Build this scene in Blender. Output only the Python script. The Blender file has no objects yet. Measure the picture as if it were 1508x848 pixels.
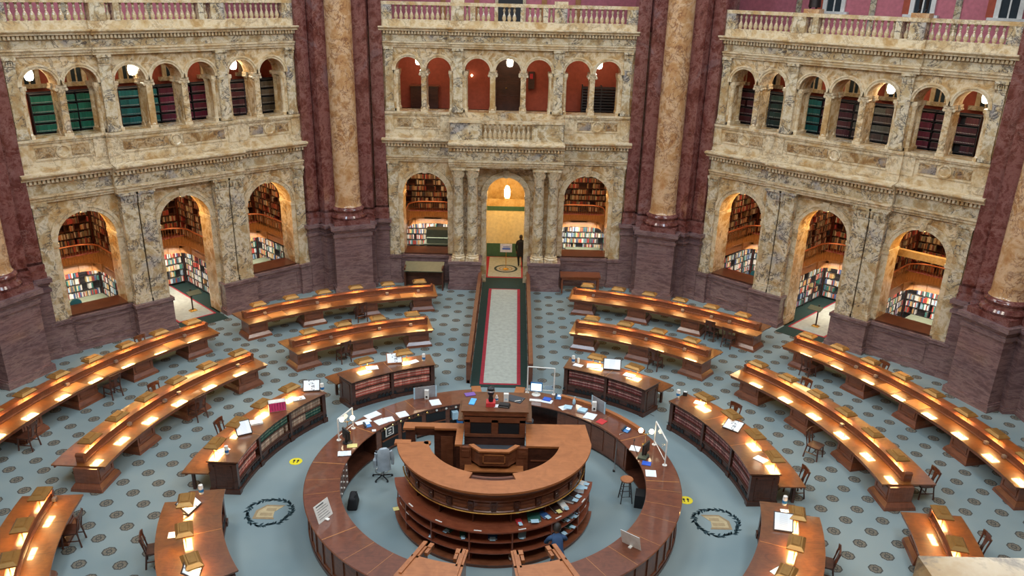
import bpy, math, random
from mathutils import Matrix, Vector
random.seed(7)
S = bpy.context.scene
R = math.radians
sin, cos, pi = math.sin, math.cos, math.pi
A = 19.0                     # apothem of the octagonal room, metres

# ------------------------------------------------------------------ camera
cam = bpy.data.cameras.new('camera'); co = bpy.data.objects.new('camera', cam)
S.collection.objects.link(co); S.camera = co
YAW, PITCH, ROLL, FPX, PPY = 0.0014, 0.3853, 0.0237, 1204.09, 41.66
f_ = Vector((sin(YAW)*cos(PITCH), cos(YAW)*cos(PITCH), -sin(PITCH)))
r_ = Vector((cos(YAW), -sin(YAW), 0)); u_ = r_.cross(f_)
r2 = r_*cos(ROLL)+u_*sin(ROLL); u2 = -r_*sin(ROLL)+u_*cos(ROLL)
m = Matrix((r2, u2, -f_)).transposed().to_4x4(); m.translation = (0.383, -19.891, 13.953)
co.matrix_world = m
cam.sensor_width = 36; cam.lens = FPX/1508*36; cam.shift_y = PPY/1508; cam.clip_end = 200; cam.clip_start = .05

# ------------------------------------------------------------------ world + light
W = bpy.data.worlds.new('World'); S.world = W; W.use_nodes = True
bg = W.node_tree.nodes['Background']; bg.inputs[0].default_value = (0.72, 0.84, 1.0, 1); bg.inputs[1].default_value = 0.2
S.view_settings.view_transform = 'Standard'; S.view_settings.look = 'None'
S.view_settings.exposure = 0.12; S.view_settings.gamma = 1.0; S.view_settings.use_curve_mapping = False

def area(name, loc, target, sx, sy, power, col, spread=180):
    l = bpy.data.lights.new(name, 'AREA'); l.shape = 'RECTANGLE'; l.size = sx; l.size_y = sy
    l.energy = power; l.color = col; l.spread = R(spread)
    o = bpy.data.objects.new(name, l); S.collection.objects.link(o); o.location = loc
    o.rotation_euler = (Vector(target)-Vector(loc)).to_track_quat('-Z', 'Y').to_euler()
    return o
WINDOW_POWER = 1150
for i in range(8):           # the eight great lunette windows under the dome
    a = R(45*i)
    area('lunette_daylight', (14*sin(a), 14*cos(a), 23.5), (-3*sin(a), -3*cos(a), 4), 5.5, 4.5,
         WINDOW_POWER*(1.3 if i in (3, 4, 5) else 1), (0.66, 0.84, 1.0) if i % 2 else (1.0, 0.93, 0.82))

# ------------------------------------------------------------------ materials
def new_mat(name):
    m = bpy.data.materials.new(name); m.use_nodes = True
    nt = m.node_tree; b = nt.nodes['Principled BSDF']
    return m, nt, b
def N(nt, t, **k):
    n = nt.nodes.new(t)
    for a, v in k.items():
        setattr(n, a, v)
    return n
def ramp(nt, fac, stops):
    n = nt.nodes.new('ShaderNodeValToRGB'); e = n.color_ramp.elements
    while len(e) < len(stops): e.new(.5)
    for q, (p, c) in zip(e, stops): q.position = p; q.color = (*c, 1)
    nt.links.new(fac, n.inputs[0]); return n.outputs[0]
def mth(nt, op, a, b=None, c=None):
    n = nt.nodes.new('ShaderNodeMath'); n.operation = op
    for i, v in enumerate((a, b, c)):
        if v is None: continue
        if isinstance(v, (int, float)): n.inputs[i].default_value = v
        else: nt.links.new(v, n.inputs[i])
    return n.outputs[0]
def mix(nt, fac, a, b):
    n = nt.nodes.new('ShaderNodeMix'); n.data_type = 'RGBA'
    for i, v in ((0, fac), (6, a), (7, b)):
        if isinstance(v, (int, float)): n.inputs[i].default_value = v
        elif isinstance(v, tuple): n.inputs[i].default_value = (*v, 1)
        else: nt.links.new(v, n.inputs[i])
    return n.outputs[2]
def coords(nt, scale=(1, 1, 1)):
    t = N(nt, 'ShaderNodeTexCoord'); mp = N(nt, 'ShaderNodeMapping'); mp.inputs['Scale'].default_value = scale
    nt.links.new(t.outputs['Object'], mp.inputs[0]); return mp.outputs[0]
def noise(nt, vec, scale, detail=4, rough=.55, dist=0):
    n = N(nt, 'ShaderNodeTexNoise'); n.inputs['Scale'].default_value = scale; n.inputs['Detail'].default_value = detail
    n.inputs['Roughness'].default_value = rough; n.inputs['Distortion'].default_value = dist
    nt.links.new(vec, n.inputs['Vector']); return n.outputs['Fac']
def flat(name, c, rough=.5, metal=0, coat=0, emit=0, alpha=1, trans=0, spec=.5):
    m, nt, b = new_mat(name); b.inputs['Base Color'].default_value = (*c, 1); b.inputs['Roughness'].default_value = rough
    b.inputs['Metallic'].default_value = metal; b.inputs['Coat Weight'].default_value = coat
    b.inputs['Specular IOR Level'].default_value = spec
    v = coords(nt); f = noise(nt, v, 6, 3)
    k = ramp(nt, f, [(.3, tuple(x*.86 for x in c)), (.7, tuple(min(1, x*1.1) for x in c))]); nt.links.new(k, b.inputs['Base Color'])
    if emit: b.inputs['Emission Color'].default_value = (*c, 1); b.inputs['Emission Strength'].default_value = emit
    if trans: b.inputs['Transmission Weight'].default_value = trans; b.inputs['Alpha'].default_value = alpha
    return m
def marble(name, base, light, dark, vein, scale=1.0, rough=.25, vamt=.75, stretch=(1, 1, 1), spec=.5, grey=None, gpos=.56):
    m, nt, b = new_mat(name); v = coords(nt, stretch)
    n1 = noise(nt, v, 1.3*scale, 7, .66, .35); n2 = noise(nt, v, 2.0*scale, 8, .66, .6); n3 = noise(nt, v, .55*scale, 4, .6, .6); n4 = noise(nt, v, 5.5*scale, 6, .7, .3)
    c = ramp(nt, n1, [(.34, dark), (.44, base), (.52, light), (.58, base), (.66, dark)])
    c = mix(nt, mth(nt, 'MULTIPLY', ramp(nt, n4, [(.54, (0, 0, 0)), (.66, (1, 1, 1))]), .5), c, light)
    if grey: c = mix(nt, mth(nt, 'MULTIPLY', ramp(nt, n3, [(gpos, (0, 0, 0)), (gpos+.08, (1, 1, 1))]), .8), c, grey)
    va = mth(nt, 'ABSOLUTE', mth(nt, 'SUBTRACT', n2, .5)); vb = mth(nt, 'ABSOLUTE', mth(nt, 'SUBTRACT', n4, .47))
    m1 = mth(nt, 'MULTIPLY', ramp(nt, va, [(0, (1, 1, 1)), (.03, (0, 0, 0))]), ramp(nt, n3, [(.42, (.15, .15, .15)), (.52, (1, 1, 1))]))
    m2 = mth(nt, 'MULTIPLY', ramp(nt, vb, [(0, (1, 1, 1)), (.03, (0, 0, 0))]), ramp(nt, n1, [(.5, (0, 0, 0)), (.62, (.6, .6, .6))]))
    c = mix(nt, mth(nt, 'MULTIPLY', mth(nt, 'MAXIMUM', m1, m2), vamt), c, vein)
    nt.links.new(c, b.inputs['Base Color']); b.inputs['Roughness'].default_value = rough; b.inputs['Specular IOR Level'].default_value = spec
    return m
def wood(name, c1, c2, rough=.35, coat=0, scale=1, crough=.12):
    m, nt, b = new_mat(name); v = coords(nt, (1, 1, 4)); n = noise(nt, v, 2.3*scale, 5, .6, 1.5)
    n2 = noise(nt, coords(nt, (1, 9, 1)), 3*scale, 4, .6)
    c = ramp(nt, mth(nt, 'ADD', mth(nt, 'MULTIPLY', n, .6), mth(nt, 'MULTIPLY', n2, .4)), [(.36, c1), (.62, c2)])
    nt.links.new(c, b.inputs['Base Color']); b.inputs['Roughness'].default_value = rough
    b.inputs['Coat Weight'].default_value = coat; b.inputs['Coat Roughness'].default_value = crough
    return m

M = {}
M['siena'] = marble('siena_marble', (.49, .32, .145), (.69, .555, .37), (.40, .215, .075), (.085, .06, .048), .75, .2, .75, grey=(.40, .37, .33), gpos=.6)
M['siena_grey'] = marble('veined_siena_marble', (.47, .35, .19), (.66, .57, .42), (.40, .25, .11), (.05, .045, .055), .95, .2, 1.0, grey=(.33, .31, .31), gpos=.58)
M['siena_trim'] = marble('pale_siena_marble', (.575, .425, .24), (.70, .58, .40), (.47, .29, .12), (.17, .11, .07), .8, .2, .6)
M['inlay'] = marble('dark_siena_inlay', (.34, .20, .08), (.50, .37, .22), (.24, .12, .045), (.05, .04, .04), 1.2, .2, 1.0, grey=(.22, .20, .20), gpos=.54)
M['shaft'] = marble('warm_siena_shaft', (.55, .38, .20), (.70, .58, .40), (.44, .25, .10), (.16, .10, .06), 1.1, .2, .7)
M['column'] = marble('golden_marble', (.47, .26, .115), (.60, .40, .24), (.38, .175, .07), (.13, .04, .028), .9, .15, .8, grey=(.45, .36, .30), gpos=.62)
M['red'] = marble('dark_red_marble', (.125, .034, .026), (.20, .08, .07), (.08, .02, .017), (.30, .16, .14), 1.1, .13, .5, grey=(.20, .12, .125), gpos=.6)
M['purple'] = marble('purple_brown_marble', (.145, .085, .088), (.215, .135, .133), (.11, .062, .067), (.34, .24, .21), .7, .2, .4, (1, 1, 4.5))
M['warm_lit'] = marble('warm_lit_marble', (.62, .40, .14), (.70, .50, .22), (.52, .30, .09), (.25, .14, .06), 1.0, .3, .3)  # siena marble with warm lamplight mixed into its colour
M['wall_red'] = flat('terracotta_plaster', (.42, .085, .045), .8)
M['wall_pink'] = flat('rose_plaster', (.56, .17, .21), .8)
M['white'] = flat('white_paint', (.78, .76, .72), .4)
M['offwhite'] = flat('cream_panel', (.78, .66, .34), .7)
M['wood_dark'] = wood('dark_mahogany', (.042, .014, .008), (.095, .032, .018), .3, .3)
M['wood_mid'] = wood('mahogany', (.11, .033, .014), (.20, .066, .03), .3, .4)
M['desk'] = wood('varnished_desk_top', (.10, .028, .004), (.195, .063, .010), .42, 1.0, 1.2, .055)
M['case_top'] = wood('varnished_case_top', (.085, .026, .009), (.16, .055, .018), .42, 1.0, 1.2, .055)
M['counter'] = wood('polished_ring_counter', (.095, .024, .010), (.17, .048, .02), .4, 1.0, 1.4, .04)
M['wood_orange'] = wood('honey_mahogany', (.28, .09, .027), (.40, .14, .046), .42, .10, 1.0, .3)
M['shelf'] = wood('reddish_shelf_wood', (.16, .038, .017), (.24, .065, .03), .33, .3)
M['balcony'] = wood('lit_oak', (.34, .135, .035), (.46, .20, .06), .4, .2)  # oak colour raised towards its warm lamplit look in the alcoves
M['copper'] = flat('copper_rail', (.75, .27, .12), .3, .8)
M['brass'] = flat('brass', (.82, .58, .22), .25, 1)
M['shade'] = flat('bronze_lamp_shade', (.36, .19, .055), .38, .6)
M['iron'] = flat('dark_shelf_metal', (.035, .03, .03), .5)
M['black'] = flat('black_plastic', (.012, .012, .014), .45)
M['cloth_black'] = flat('black_cloth', (.010, .010, .012), .85)
M['cloth_navy'] = flat('navy_cloth', (.018, .05, .12), .85)
M['skin'] = flat('skin', (.17, .085, .05), .5)
M['hair'] = flat('dark_hair', (.012, .008, .006), .6)
M['green_cloth'] = flat('dark_green_carpet', (.006, .028, .024), .9)
M['crimson'] = flat('crimson_carpet', (.32, .018, .035), .9)
M['grey_carpet'] = flat('pale_grey_carpet', (.36, .38, .34), .9)
M['green_screen'] = flat('green_partition', (.05, .13, .065), .7)
M['green_metal'] = flat('grey_green_metal', (.075, .09, .06), .5)
M['lampglow'] = flat('lamp_light_panel', (1, .62, .24), .5, emit=42)
M['globe'] = flat('lit_glass_globe', (1, .86, .62), .4, emit=14)
M['bulb'] = flat('lit_frosted_bulb', (1, .80, .50), .4, emit=9)
M['tube'] = flat('fluorescent_tube', (1, .93, .80), .4, emit=7)
M['screen'] = flat('lit_screen', (.75, .93, 1), .3, emit=1.1)
M['bluecase'] = flat('blue_plastic', (.02, .16, .42), .4)
M['blue'] = flat('blue_cover', (.02, .10, .55), .5)
M['ltblue'] = flat('pale_blue_cover', (.42, .62, .75), .6)
M['sky_blue'] = flat('light_blue_cloth', (.10, .42, .85), .7)
M['red_cover'] = flat('red_cover', (.55, .035, .04), .5)
M['purple_cloth'] = flat('purple_cloth', (.18, .09, .34), .8)
M['pink'] = flat('magenta_binding', (.62, .05, .18), .5)
M['greenbook'] = flat('green_book_cloth', (.025, .11, .085), .6)
M['yellow'] = flat('yellow_vinyl', (.80, .66, .02), .5)
M['yellow_paper'] = flat('yellow_paper', (.75, .66, .25), .7)
M['navybook'] = flat('blue_book_cloth', (.025, .09, .26), .6)
M['leather'] = flat('dark_brown_leather', (.035, .016, .012), .5)
M['bronze'] = flat('dark_bronze', (.028, .020, .018), .4, .6)
M['grey_cloth'] = flat('pale_grey_jacket', (.36, .42, .48), .9)
M['charcoal'] = flat('charcoal_upholstery', (.045, .05, .06), .8)
M['steel'] = flat('steel', (.5, .5, .5), .3, .9)
M['leaf'] = flat('dark_wreath_pile', (.012, .035, .045), .9)
M['tan'] = flat('tan_pile', (.28, .20, .11), .9)
M['sand'] = flat('sand_pile', (.42, .33, .19), .9)
M['window_dark'] = flat('dark_window_glass', (.035, .05, .06), .12)
M['teal'] = flat('teal_upholstery', (.03, .16, .18), .7)
M['grey_glass'] = flat('tinted_acrylic', (.30, .30, .32), .15)
def acrylic():
    m, nt, b = new_mat('clear_acrylic'); out = nt.nodes['Material Output']
    t = N(nt, 'ShaderNodeBsdfTransparent'); g = N(nt, 'ShaderNodeBsdfGlossy'); g.inputs['Roughness'].default_value = .03
    x = N(nt, 'ShaderNodeMixShader'); x.inputs[0].default_value = .07
    nt.links.new(t.outputs[0], x.inputs[1]); nt.links.new(g.outputs[0], x.inputs[2])
    nt.links.new(x.outputs[0], out.inputs[0]); return m
M['acrylic'] = acrylic()
def paper(name, blocks):
    m, nt, b = new_mat(name); v = coords(nt)
    s = N(nt, 'ShaderNodeSeparateXYZ'); nt.links.new(v, s.inputs[0])
    ln = mth(nt, 'GREATER_THAN', mth(nt, 'FRACT', mth(nt, 'MULTIPLY', s.outputs[1], 38)), .62)
    mg = mth(nt, 'LESS_THAN', mth(nt, 'ABSOLUTE', s.outputs[0]), .10)
    c = mix(nt, mth(nt, 'MULTIPLY', mth(nt, 'MULTIPLY', ln, mg), .30 if not blocks else .1), (.78, .83, .87), (.25, .27, .32))
    if blocks:
        nb = noise(nt, v, 14, 2); c = mix(nt, mth(nt, 'MULTIPLY', mth(nt, 'GREATER_THAN', nb, .56), mg), c, (.22, .24, .27))
    nt.links.new(c, b.inputs['Base Color']); b.inputs['Roughness'].default_value = .6; return m
M['paper'] = paper('printed_paper', False); M['print'] = paper('illustrated_page', True)

def books_mat():
    m, nt, b = new_mat('book_spines'); a = N(nt, 'ShaderNodeAttribute'); a.attribute_name = 'spine'
    v = coords(nt); s = N(nt, 'ShaderNodeSeparateXYZ'); nt.links.new(v, s.inputs[0])
    nt.links.new(a.outputs['Color'], b.inputs['Base Color']); b.inputs['Roughness'].default_value = .6; return m
M['books'] = books_mat()
def volume_mat(name, c, band):
    m, nt, b = new_mat(name); t = N(nt, 'ShaderNodeTexCoord'); s = N(nt, 'ShaderNodeSeparateXYZ'); nt.links.new(t.outputs['Generated'], s.inputs[0])
    z = s.outputs[2]
    g = mth(nt, 'LESS_THAN', mth(nt, 'ABSOLUTE', mth(nt, 'SUBTRACT', z, .72)), .055)
    g2 = mth(nt, 'LESS_THAN', mth(nt, 'ABSOLUTE', mth(nt, 'SUBTRACT', z, .28)), .03)
    g3 = mth(nt, 'GREATER_THAN', z, .93)
    k = mix(nt, mth(nt, 'MAXIMUM', mth(nt, 'MAXIMUM', g, g2), mth(nt, 'MULTIPLY', g3, .5)), c, band)
    oi = N(nt, 'ShaderNodeObjectInfo'); v_ = N(nt, 'ShaderNodeHueSaturation'); nt.links.new(mth(nt, 'ADD', mth(nt, 'MULTIPLY', oi.outputs['Random'], .7), .65), v_.inputs['Value']); nt.links.new(k, v_.inputs['Color'])
    nt.links.new(v_.outputs[0], b.inputs['Base Color']); b.inputs['Roughness'].default_value = .45; return m
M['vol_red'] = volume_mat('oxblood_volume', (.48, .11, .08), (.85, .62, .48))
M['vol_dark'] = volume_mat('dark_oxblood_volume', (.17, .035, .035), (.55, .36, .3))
M['vol_tan'] = volume_mat('pale_tan_volume', (.38, .24, .17), (.60, .50, .38))
M['vol_green'] = volume_mat('dark_green_volume', (.012, .075, .055), (.28, .32, .22))

def carpet():
    m, nt, b = new_mat('blue_medallion_carpet'); v = coords(nt); s = N(nt, 'ShaderNodeSeparateXYZ'); nt.links.new(v, s.inputs[0])
    x = mth(nt, 'SUBTRACT', s.outputs[0], .05); y = mth(nt, 'SUBTRACT', s.outputs[1], .16); a = 1.055
    u = mth(nt, 'DIVIDE', mth(nt, 'ADD', x, y), a); w = mth(nt, 'DIVIDE', mth(nt, 'SUBTRACT', x, y), a)
    fu = mth(nt, 'SUBTRACT', mth(nt, 'FRACT', mth(nt, 'ADD', u, 100.5)), .5); fw = mth(nt, 'SUBTRACT', mth(nt, 'FRACT', mth(nt, 'ADD', w, 100.5)), .5)
    dx = mth(nt, 'ABSOLUTE', mth(nt, 'MULTIPLY', mth(nt, 'ADD', fu, fw), a/2)); dy = mth(nt, 'ABSOLUTE', mth(nt, 'MULTIPLY', mth(nt, 'SUBTRACT', fu, fw), a/2))
    octo = mth(nt, 'MAXIMUM', mth(nt, 'MAXIMUM', dx, dy), mth(nt, 'MULTIPLY', mth(nt, 'ADD', dx, dy), .7071))
    inside = mth(nt, 'LESS_THAN', octo, .178)
    ring_ = mth(nt, 'LESS_THAN', mth(nt, 'ABSOLUTE', mth(nt, 'SUBTRACT', octo, .165)), .022)
    ring2 = mth(nt, 'LESS_THAN', mth(nt, 'ABSOLUTE', mth(nt, 'SUBTRACT', octo, .06)), .018)
    spoke = mth(nt, 'GREATER_THAN', mth(nt, 'SINE', mth(nt, 'MULTIPLY', mth(nt, 'ARCTAN2', dx, dy), 16)), .1)
    r = mth(nt, 'SQRT', mth(nt, 'ADD', mth(nt, 'MULTIPLY', s.outputs[0], s.outputs[0]), mth(nt, 'MULTIPLY', s.outputs[1], s.outputs[1])))
    outer = mth(nt, 'GREATER_THAN', r, 7.75)
    mask = mth(nt, 'MULTIPLY', inside, outer)
    n = noise(nt, v, .28, 3, .5); n2 = noise(nt, v, 60, 2)
    base = ramp(nt, n, [(.38, (.165, .225, .245)), (.62, (.235, .29, .295))])
    base = mix(nt, mth(nt, 'MULTIPLY', n2, .25), base, (.12, .16, .17))
    med = mix(nt, mth(nt, 'MAXIMUM', mth(nt, 'MAXIMUM', ring_, ring2), mth(nt, 'MULTIPLY', spoke, .75)), (.17, .15, .115), (.05, .052, .05))
    nt.links.new(mix(nt, mask, base, med), b.inputs['Base Color']); b.inputs['Roughness'].default_value = .95; return m
M['carpet'] = carpet()

# ------------------------------------------------------------------ mesh helpers
ID = Matrix.Identity(4)
class MB:
    def __init__(s): s.v = []; s.f = []
    def add(s, vs, fs):
        n = len(s.v); s.v += [tuple(x) for x in vs]; s.f += [tuple(i+n for i in f) for f in fs]; return s
    def box(s, x0, x1, y0, y1, z0, z1, mat=None):
        vs = [(x, y, z) for z in (z0, z1) for x, y in ((x0, y0), (x1, y0), (x1, y1), (x0, y1))]
        if mat is not None: vs = [mat @ Vector(v) for v in vs]
        return s.add(vs, [(0, 3, 2, 1), (4, 5, 6, 7), (0, 1, 5, 4), (1, 2, 6, 5), (2, 3, 7, 6), (3, 0, 4, 7)])
    def taper(s, w0, d0, w1, d1, z0, z1, mat=None):
        vs = [(x*w/2, y*d/2, z) for z, w, d in ((z0, w0, d0), (z1, w1, d1)) for x, y in ((-1, -1), (1, -1), (1, 1), (-1, 1))]
        if mat is not None: vs = [mat @ Vector(v) for v in vs]
        return s.add(vs, [(0, 3, 2, 1), (4, 5, 6, 7), (0, 1, 5, 4), (1, 2, 6, 5), (2, 3, 7, 6), (3, 0, 4, 7)])
    def prism(s, poly, z0, z1, mat=None):
        n = len(poly); vs = [(x, y, z) for z in (z0, z1) for x, y in poly]
        if mat is not None: vs = [mat @ Vector(v) for v in vs]
        return s.add(vs, [tuple(range(n-1, -1, -1)), tuple(range(n, 2*n))]+[(i, (i+1) % n, (i+1) % n+n, i+n) for i in range(n)])
    def ring(s, r0, r1, z0, z1, a0, a1, step=1.5):      # a sector of a flat ring; angles in degrees clockwise from +y
        n = max(1, int(abs(a1-a0)/step)); vs = []
        for i in range(n+1):
            a = R(a0+(a1-a0)*i/n)
            for r, z in ((r0, z0), (r1, z0), (r1, z1), (r0, z1)): vs.append((r*sin(a), r*cos(a), z))
        fs = []
        for i in range(n):
            b = 4*i
            for j in range(4): fs.append((b+j, b+(j+1) % 4, b+4+(j+1) % 4, b+4+j))
        fs += [(0, 3, 2, 1), (4*n, 4*n+1, 4*n+2, 4*n+3)]
        return s.add(vs, fs)
    def sweep(s, prof, a0, a1, step=1.5):               # closed profile (r, z) swept round the room's centre
        n = max(1, int(abs(a1-a0)/step)); p = len(prof); vs = []
        for i in range(n+1):
            a = R(a0+(a1-a0)*i/n); vs += [(r*sin(a), r*cos(a), z) for r, z in prof]
        fs = [(i*p+j, i*p+(j+1) % p, (i+1)*p+(j+1) % p, (i+1)*p+j) for i in range(n) for j in range(p)]
        fs += [tuple(range(p-1, -1, -1)), tuple(range(n*p, n*p+p))]
        return s.add(vs, fs)
    def mould(s, prof, x0, x1):                         # closed profile (y, z) run along x
        p = len(prof); vs = [(x, y, z) for x in (x0, x1) for y, z in prof]
        return s.add(vs, [(j, (j+1) % p, p+(j+1) % p, p+j) for j in range(p)]+[tuple(range(p-1, -1, -1)), tuple(range(p, 2*p))])
    def lathe(s, prof, n=16, mat=None):                 # (r, z) about z
        vs = []; p = len(prof)
        for i in range(n):
            a = 2*pi*i/n; vs += [(r*cos(a), r*sin(a), z) for r, z in prof]
        if mat is not None: vs = [mat @ Vector(v) for v in vs]
        fs = [(i*p+j, ((i+1) % n)*p+j, ((i+1) % n)*p+j+1, i*p+j+1) for i in range(n) for j in range(p-1)]
        if prof[0][0] > 1e-6: fs.append(tuple(i*p for i in range(n-1, -1, -1)))
        if prof[-1][0] > 1e-6: fs.append(tuple(i*p+p-1 for i in range(n)))
        return s.add(vs, fs)
    def tube(s, pts, r, n=8):
        pts = [Vector(p) for p in pts]; vs = []
        for i, p in enumerate(pts):
            d = (pts[min(i+1, len(pts)-1)]-pts[max(i-1, 0)]).normalized()
            a = d.orthogonal().normalized() if abs(d.z) > .99 else d.cross(Vector((0, 0, 1))).normalized(); b = d.cross(a)
            rr = r[i] if isinstance(r, (list, tuple)) else r
            vs += [p+rr*(a*cos(2*pi*j/n)+b*sin(2*pi*j/n)) for j in range(n)]
        fs = [(i*n+j, i*n+(j+1) % n, (i+1)*n+(j+1) % n, (i+1)*n+j) for i in range(len(pts)-1) for j in range(n)]
        fs += [tuple(range(n-1, -1, -1)), tuple(range(len(vs)-n, len(vs)))]
        return s.add(vs, fs)
    def mesh(s, name, mat, smooth=False):
        me = bpy.data.meshes.new(name); me.from_pydata(s.v, [], s.f)
        import bmesh
        b = bmesh.new(); b.from_mesh(me); bmesh.ops.recalc_face_normals(b, faces=b.faces); b.to_mesh(me); b.free()
        me.materials.append(M[mat] if isinstance(mat, str) else mat)
        if smooth:
            me.polygons.foreach_set('use_smooth', [True]*len(me.polygons))
            me.set_sharp_from_angle(angle=R(38))
        me.update(); return me
def put(name, me, parent=None, mat=None):
    o = bpy.data.objects.new(name, me); S.collection.objects.link(o)
    if parent is not None: o.parent = parent
    if mat is not None: o.matrix_local = mat
    return o
def obj(name, mb, material, parent=None, mat=None, smooth=False):
    return put(name, mb.mesh(name, material, smooth), parent, mat)
def tag(o, label=None, cat=None, group=None, kind=None):
    for k, v in (('label', label), ('category', cat), ('group', group), ('kind', kind)):
        if v: o[k] = v
    return o
def thing(name, label, cat, mat=None, group=None):
    o = bpy.data.objects.new(name, None); S.collection.objects.link(o); o.empty_display_size = .2
    if mat is not None: o.matrix_world = mat
    return tag(o, label, cat, group)
def dup(o, mat=None, label=None, group=None, parent=None):
    c = o.copy(); S.collection.objects.link(c)
    if parent is not None: c.parent = parent
    if mat is not None: c.matrix_world = mat
    if label: c['label'] = label
    if group: c['group'] = group
    for ch in list(o.children): dup(ch, parent=c)
    return c
def KM(k): return Matrix.Rotation(-k*pi/4, 4, 'Z') @ Matrix.Translation((0, A, 0))     # wall-local (s, depth, z) -> room
def PM(r, th, z=0, face=0):        # at polar place, local +y pointing outward, turned by face degrees
    a = R(th); return Matrix.Translation((r*sin(a), r*cos(a), z)) @ Matrix.Rotation(-a-R(face), 4, 'Z')
def XM(x, y, z=0, rot=0): return Matrix.Translation((x, y, z)) @ Matrix.Rotation(R(rot), 4, 'Z')
ORD = ['first', 'second', 'third', 'fourth', 'fifth', 'sixth', 'seventh', 'eighth', 'ninth', 'tenth']

# ------------------------------------------------------------------ the setting: floor, walls, piers
floor = obj('floor', MB().box(-24, 24, -21, 27, -.2, 0), 'carpet'); floor['kind'] = 'structure'

def arch_panel(mb, s0, s1, z0, z1, ops, d0, d1, n=16):
    for d in (d0, d1):
        c0 = s0
        def q(a, b, e, f): mb.add([(a, d, e), (b, d, e), (b, d, f), (a, d, f)], [(0, 1, 2, 3)])
        for c, r, zb, zs in ops:
            q(c0, c-r, z0, z1)
            if zb > z0: q(c-r, c+r, z0, zb)
            for i in range(n):
                a, b = pi-pi*i/n, pi-pi*(i+1)/n
                mb.add([(c+r*cos(a), d, zs+r*sin(a)), (c+r*cos(b), d, zs+r*sin(b)), (c+r*cos(b), d, z1), (c+r*cos(a), d, z1)], [(0, 1, 2, 3)])
            c0 = c+r
        q(c0, s1, z0, z1)
    for c, r, zb, zs in ops:
        pts = [(c-r, zb)]+[(c+r*cos(pi-pi*i/n), zs+r*sin(pi-pi*i/n)) for i in range(n+1)]+[(c+r, zb)]
        for (a, za), (b, z_) in zip(pts, pts[1:]+pts[:1]):
            mb.add([(a, d0, za), (b, d0, z_), (b, d1, z_), (a, d1, za)], [(0, 1, 2, 3)])
def archivolt(mb, c, r, w, zs, d0, d1, n=18):
    for r0, r1, dd in ((r, r+w*.55, d0), (r+w*.55, r+w, d0-.03)):
        for i in range(n):
            a, b = pi*i/n, pi*(i+1)/n
            P = [(c+q*cos(t), zs+q*sin(t)) for t in (a, b) for q in (r0, r1)]
            vs = [(x, d, z) for d in (dd, d1) for x, z in P]
            mb.add(vs, [(0, 1, 3, 2), (4, 6, 7, 5), (1, 5, 7, 3), (0, 2, 6, 4)])
LOW = [(-3.9, 1.08, 1.5, 4.45), (0, 1.08, 0, 4.45), (3.9, 1.08, 1.5, 4.45)]
UPC = [-4.58, -3.18, -1.41, 0, 1.41, 3.18, 4.58]
UP = [(c, .585, 8.38, 10.22) for c in UPC]
CORN_LOW = [(0, 6.05), (-.10, 6.05), (-.10, 6.15), (-.16, 6.15), (-.16, 6.25), (-.22, 6.27), (-.22, 6.32), (-.06, 6.34), (-.06, 6.74), (-.12, 6.77), (-.12, 6.79), (-.08, 6.79), (-.08, 6.93), (-.30, 6.94), (-.30, 7.0), (-.38, 7.03), (-.46, 7.10), (-.46, 7.16), (0, 7.22)]
CORN_UP = [(0, 11.22), (-.09, 11.22), (-.09, 11.31), (-.14, 11.31), (-.14, 11.40), (-.20, 11.42), (-.20, 11.47), (-.05, 11.49), (-.05, 11.77), (-.11, 11.78), (-.08, 11.79), (-.08, 11.93), (-.28, 11.94), (-.28, 11.99), (-.38, 12.04), (-.42, 12.07), (-.42, 12.12), (.3, 12.14), (.3, 11.22)]
def shift(p, e): return [(d-e if d < .25 else d, z) for d, z in p]
def low_capital(mb, s, d, w, z0, z1):      # leafy capital of a flat pilaster
    mb.box(s-w*.52, s+w*.52, d-.03, 0, z0, z0+.05)
    mb.prism([(s-w*.46, d-.01), (s+w*.46, d-.01), (s+w*.46, 0), (s-w*.46, 0)], z0+.05, z1-.1)
    for i in range(5):
        x = s-w*.42+w*.84*i/4
        mb.taper(.08, .05, .11, .12, z0+.06, z0+.22, Matrix.Translation((x, d-.02, 0)))
        if i in (0, 4): mb.taper(.08, .06, .15, .16, z0+.22, z1-.09, Matrix.Translation((x, d-.02, 0)))
    mb.box(s-w*.62, s+w*.62, d-.09, 0, z1-.09, z1)
def base_mould(mb, s, d, w, z0, h, e=.06):
    mb.box(s-w/2-e, s+w/2+e, d-e, 0, z0, z0+h*.4); mb.box(s-w/2-e*.7, s+w/2+e*.7, d-e*.7, 0, z0+h*.4, z0+h*.7); mb.box(s-w/2-e*.25, s+w/2+e*.25, d-e*.25, 0, z0+h*.7, z0+h)

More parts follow.
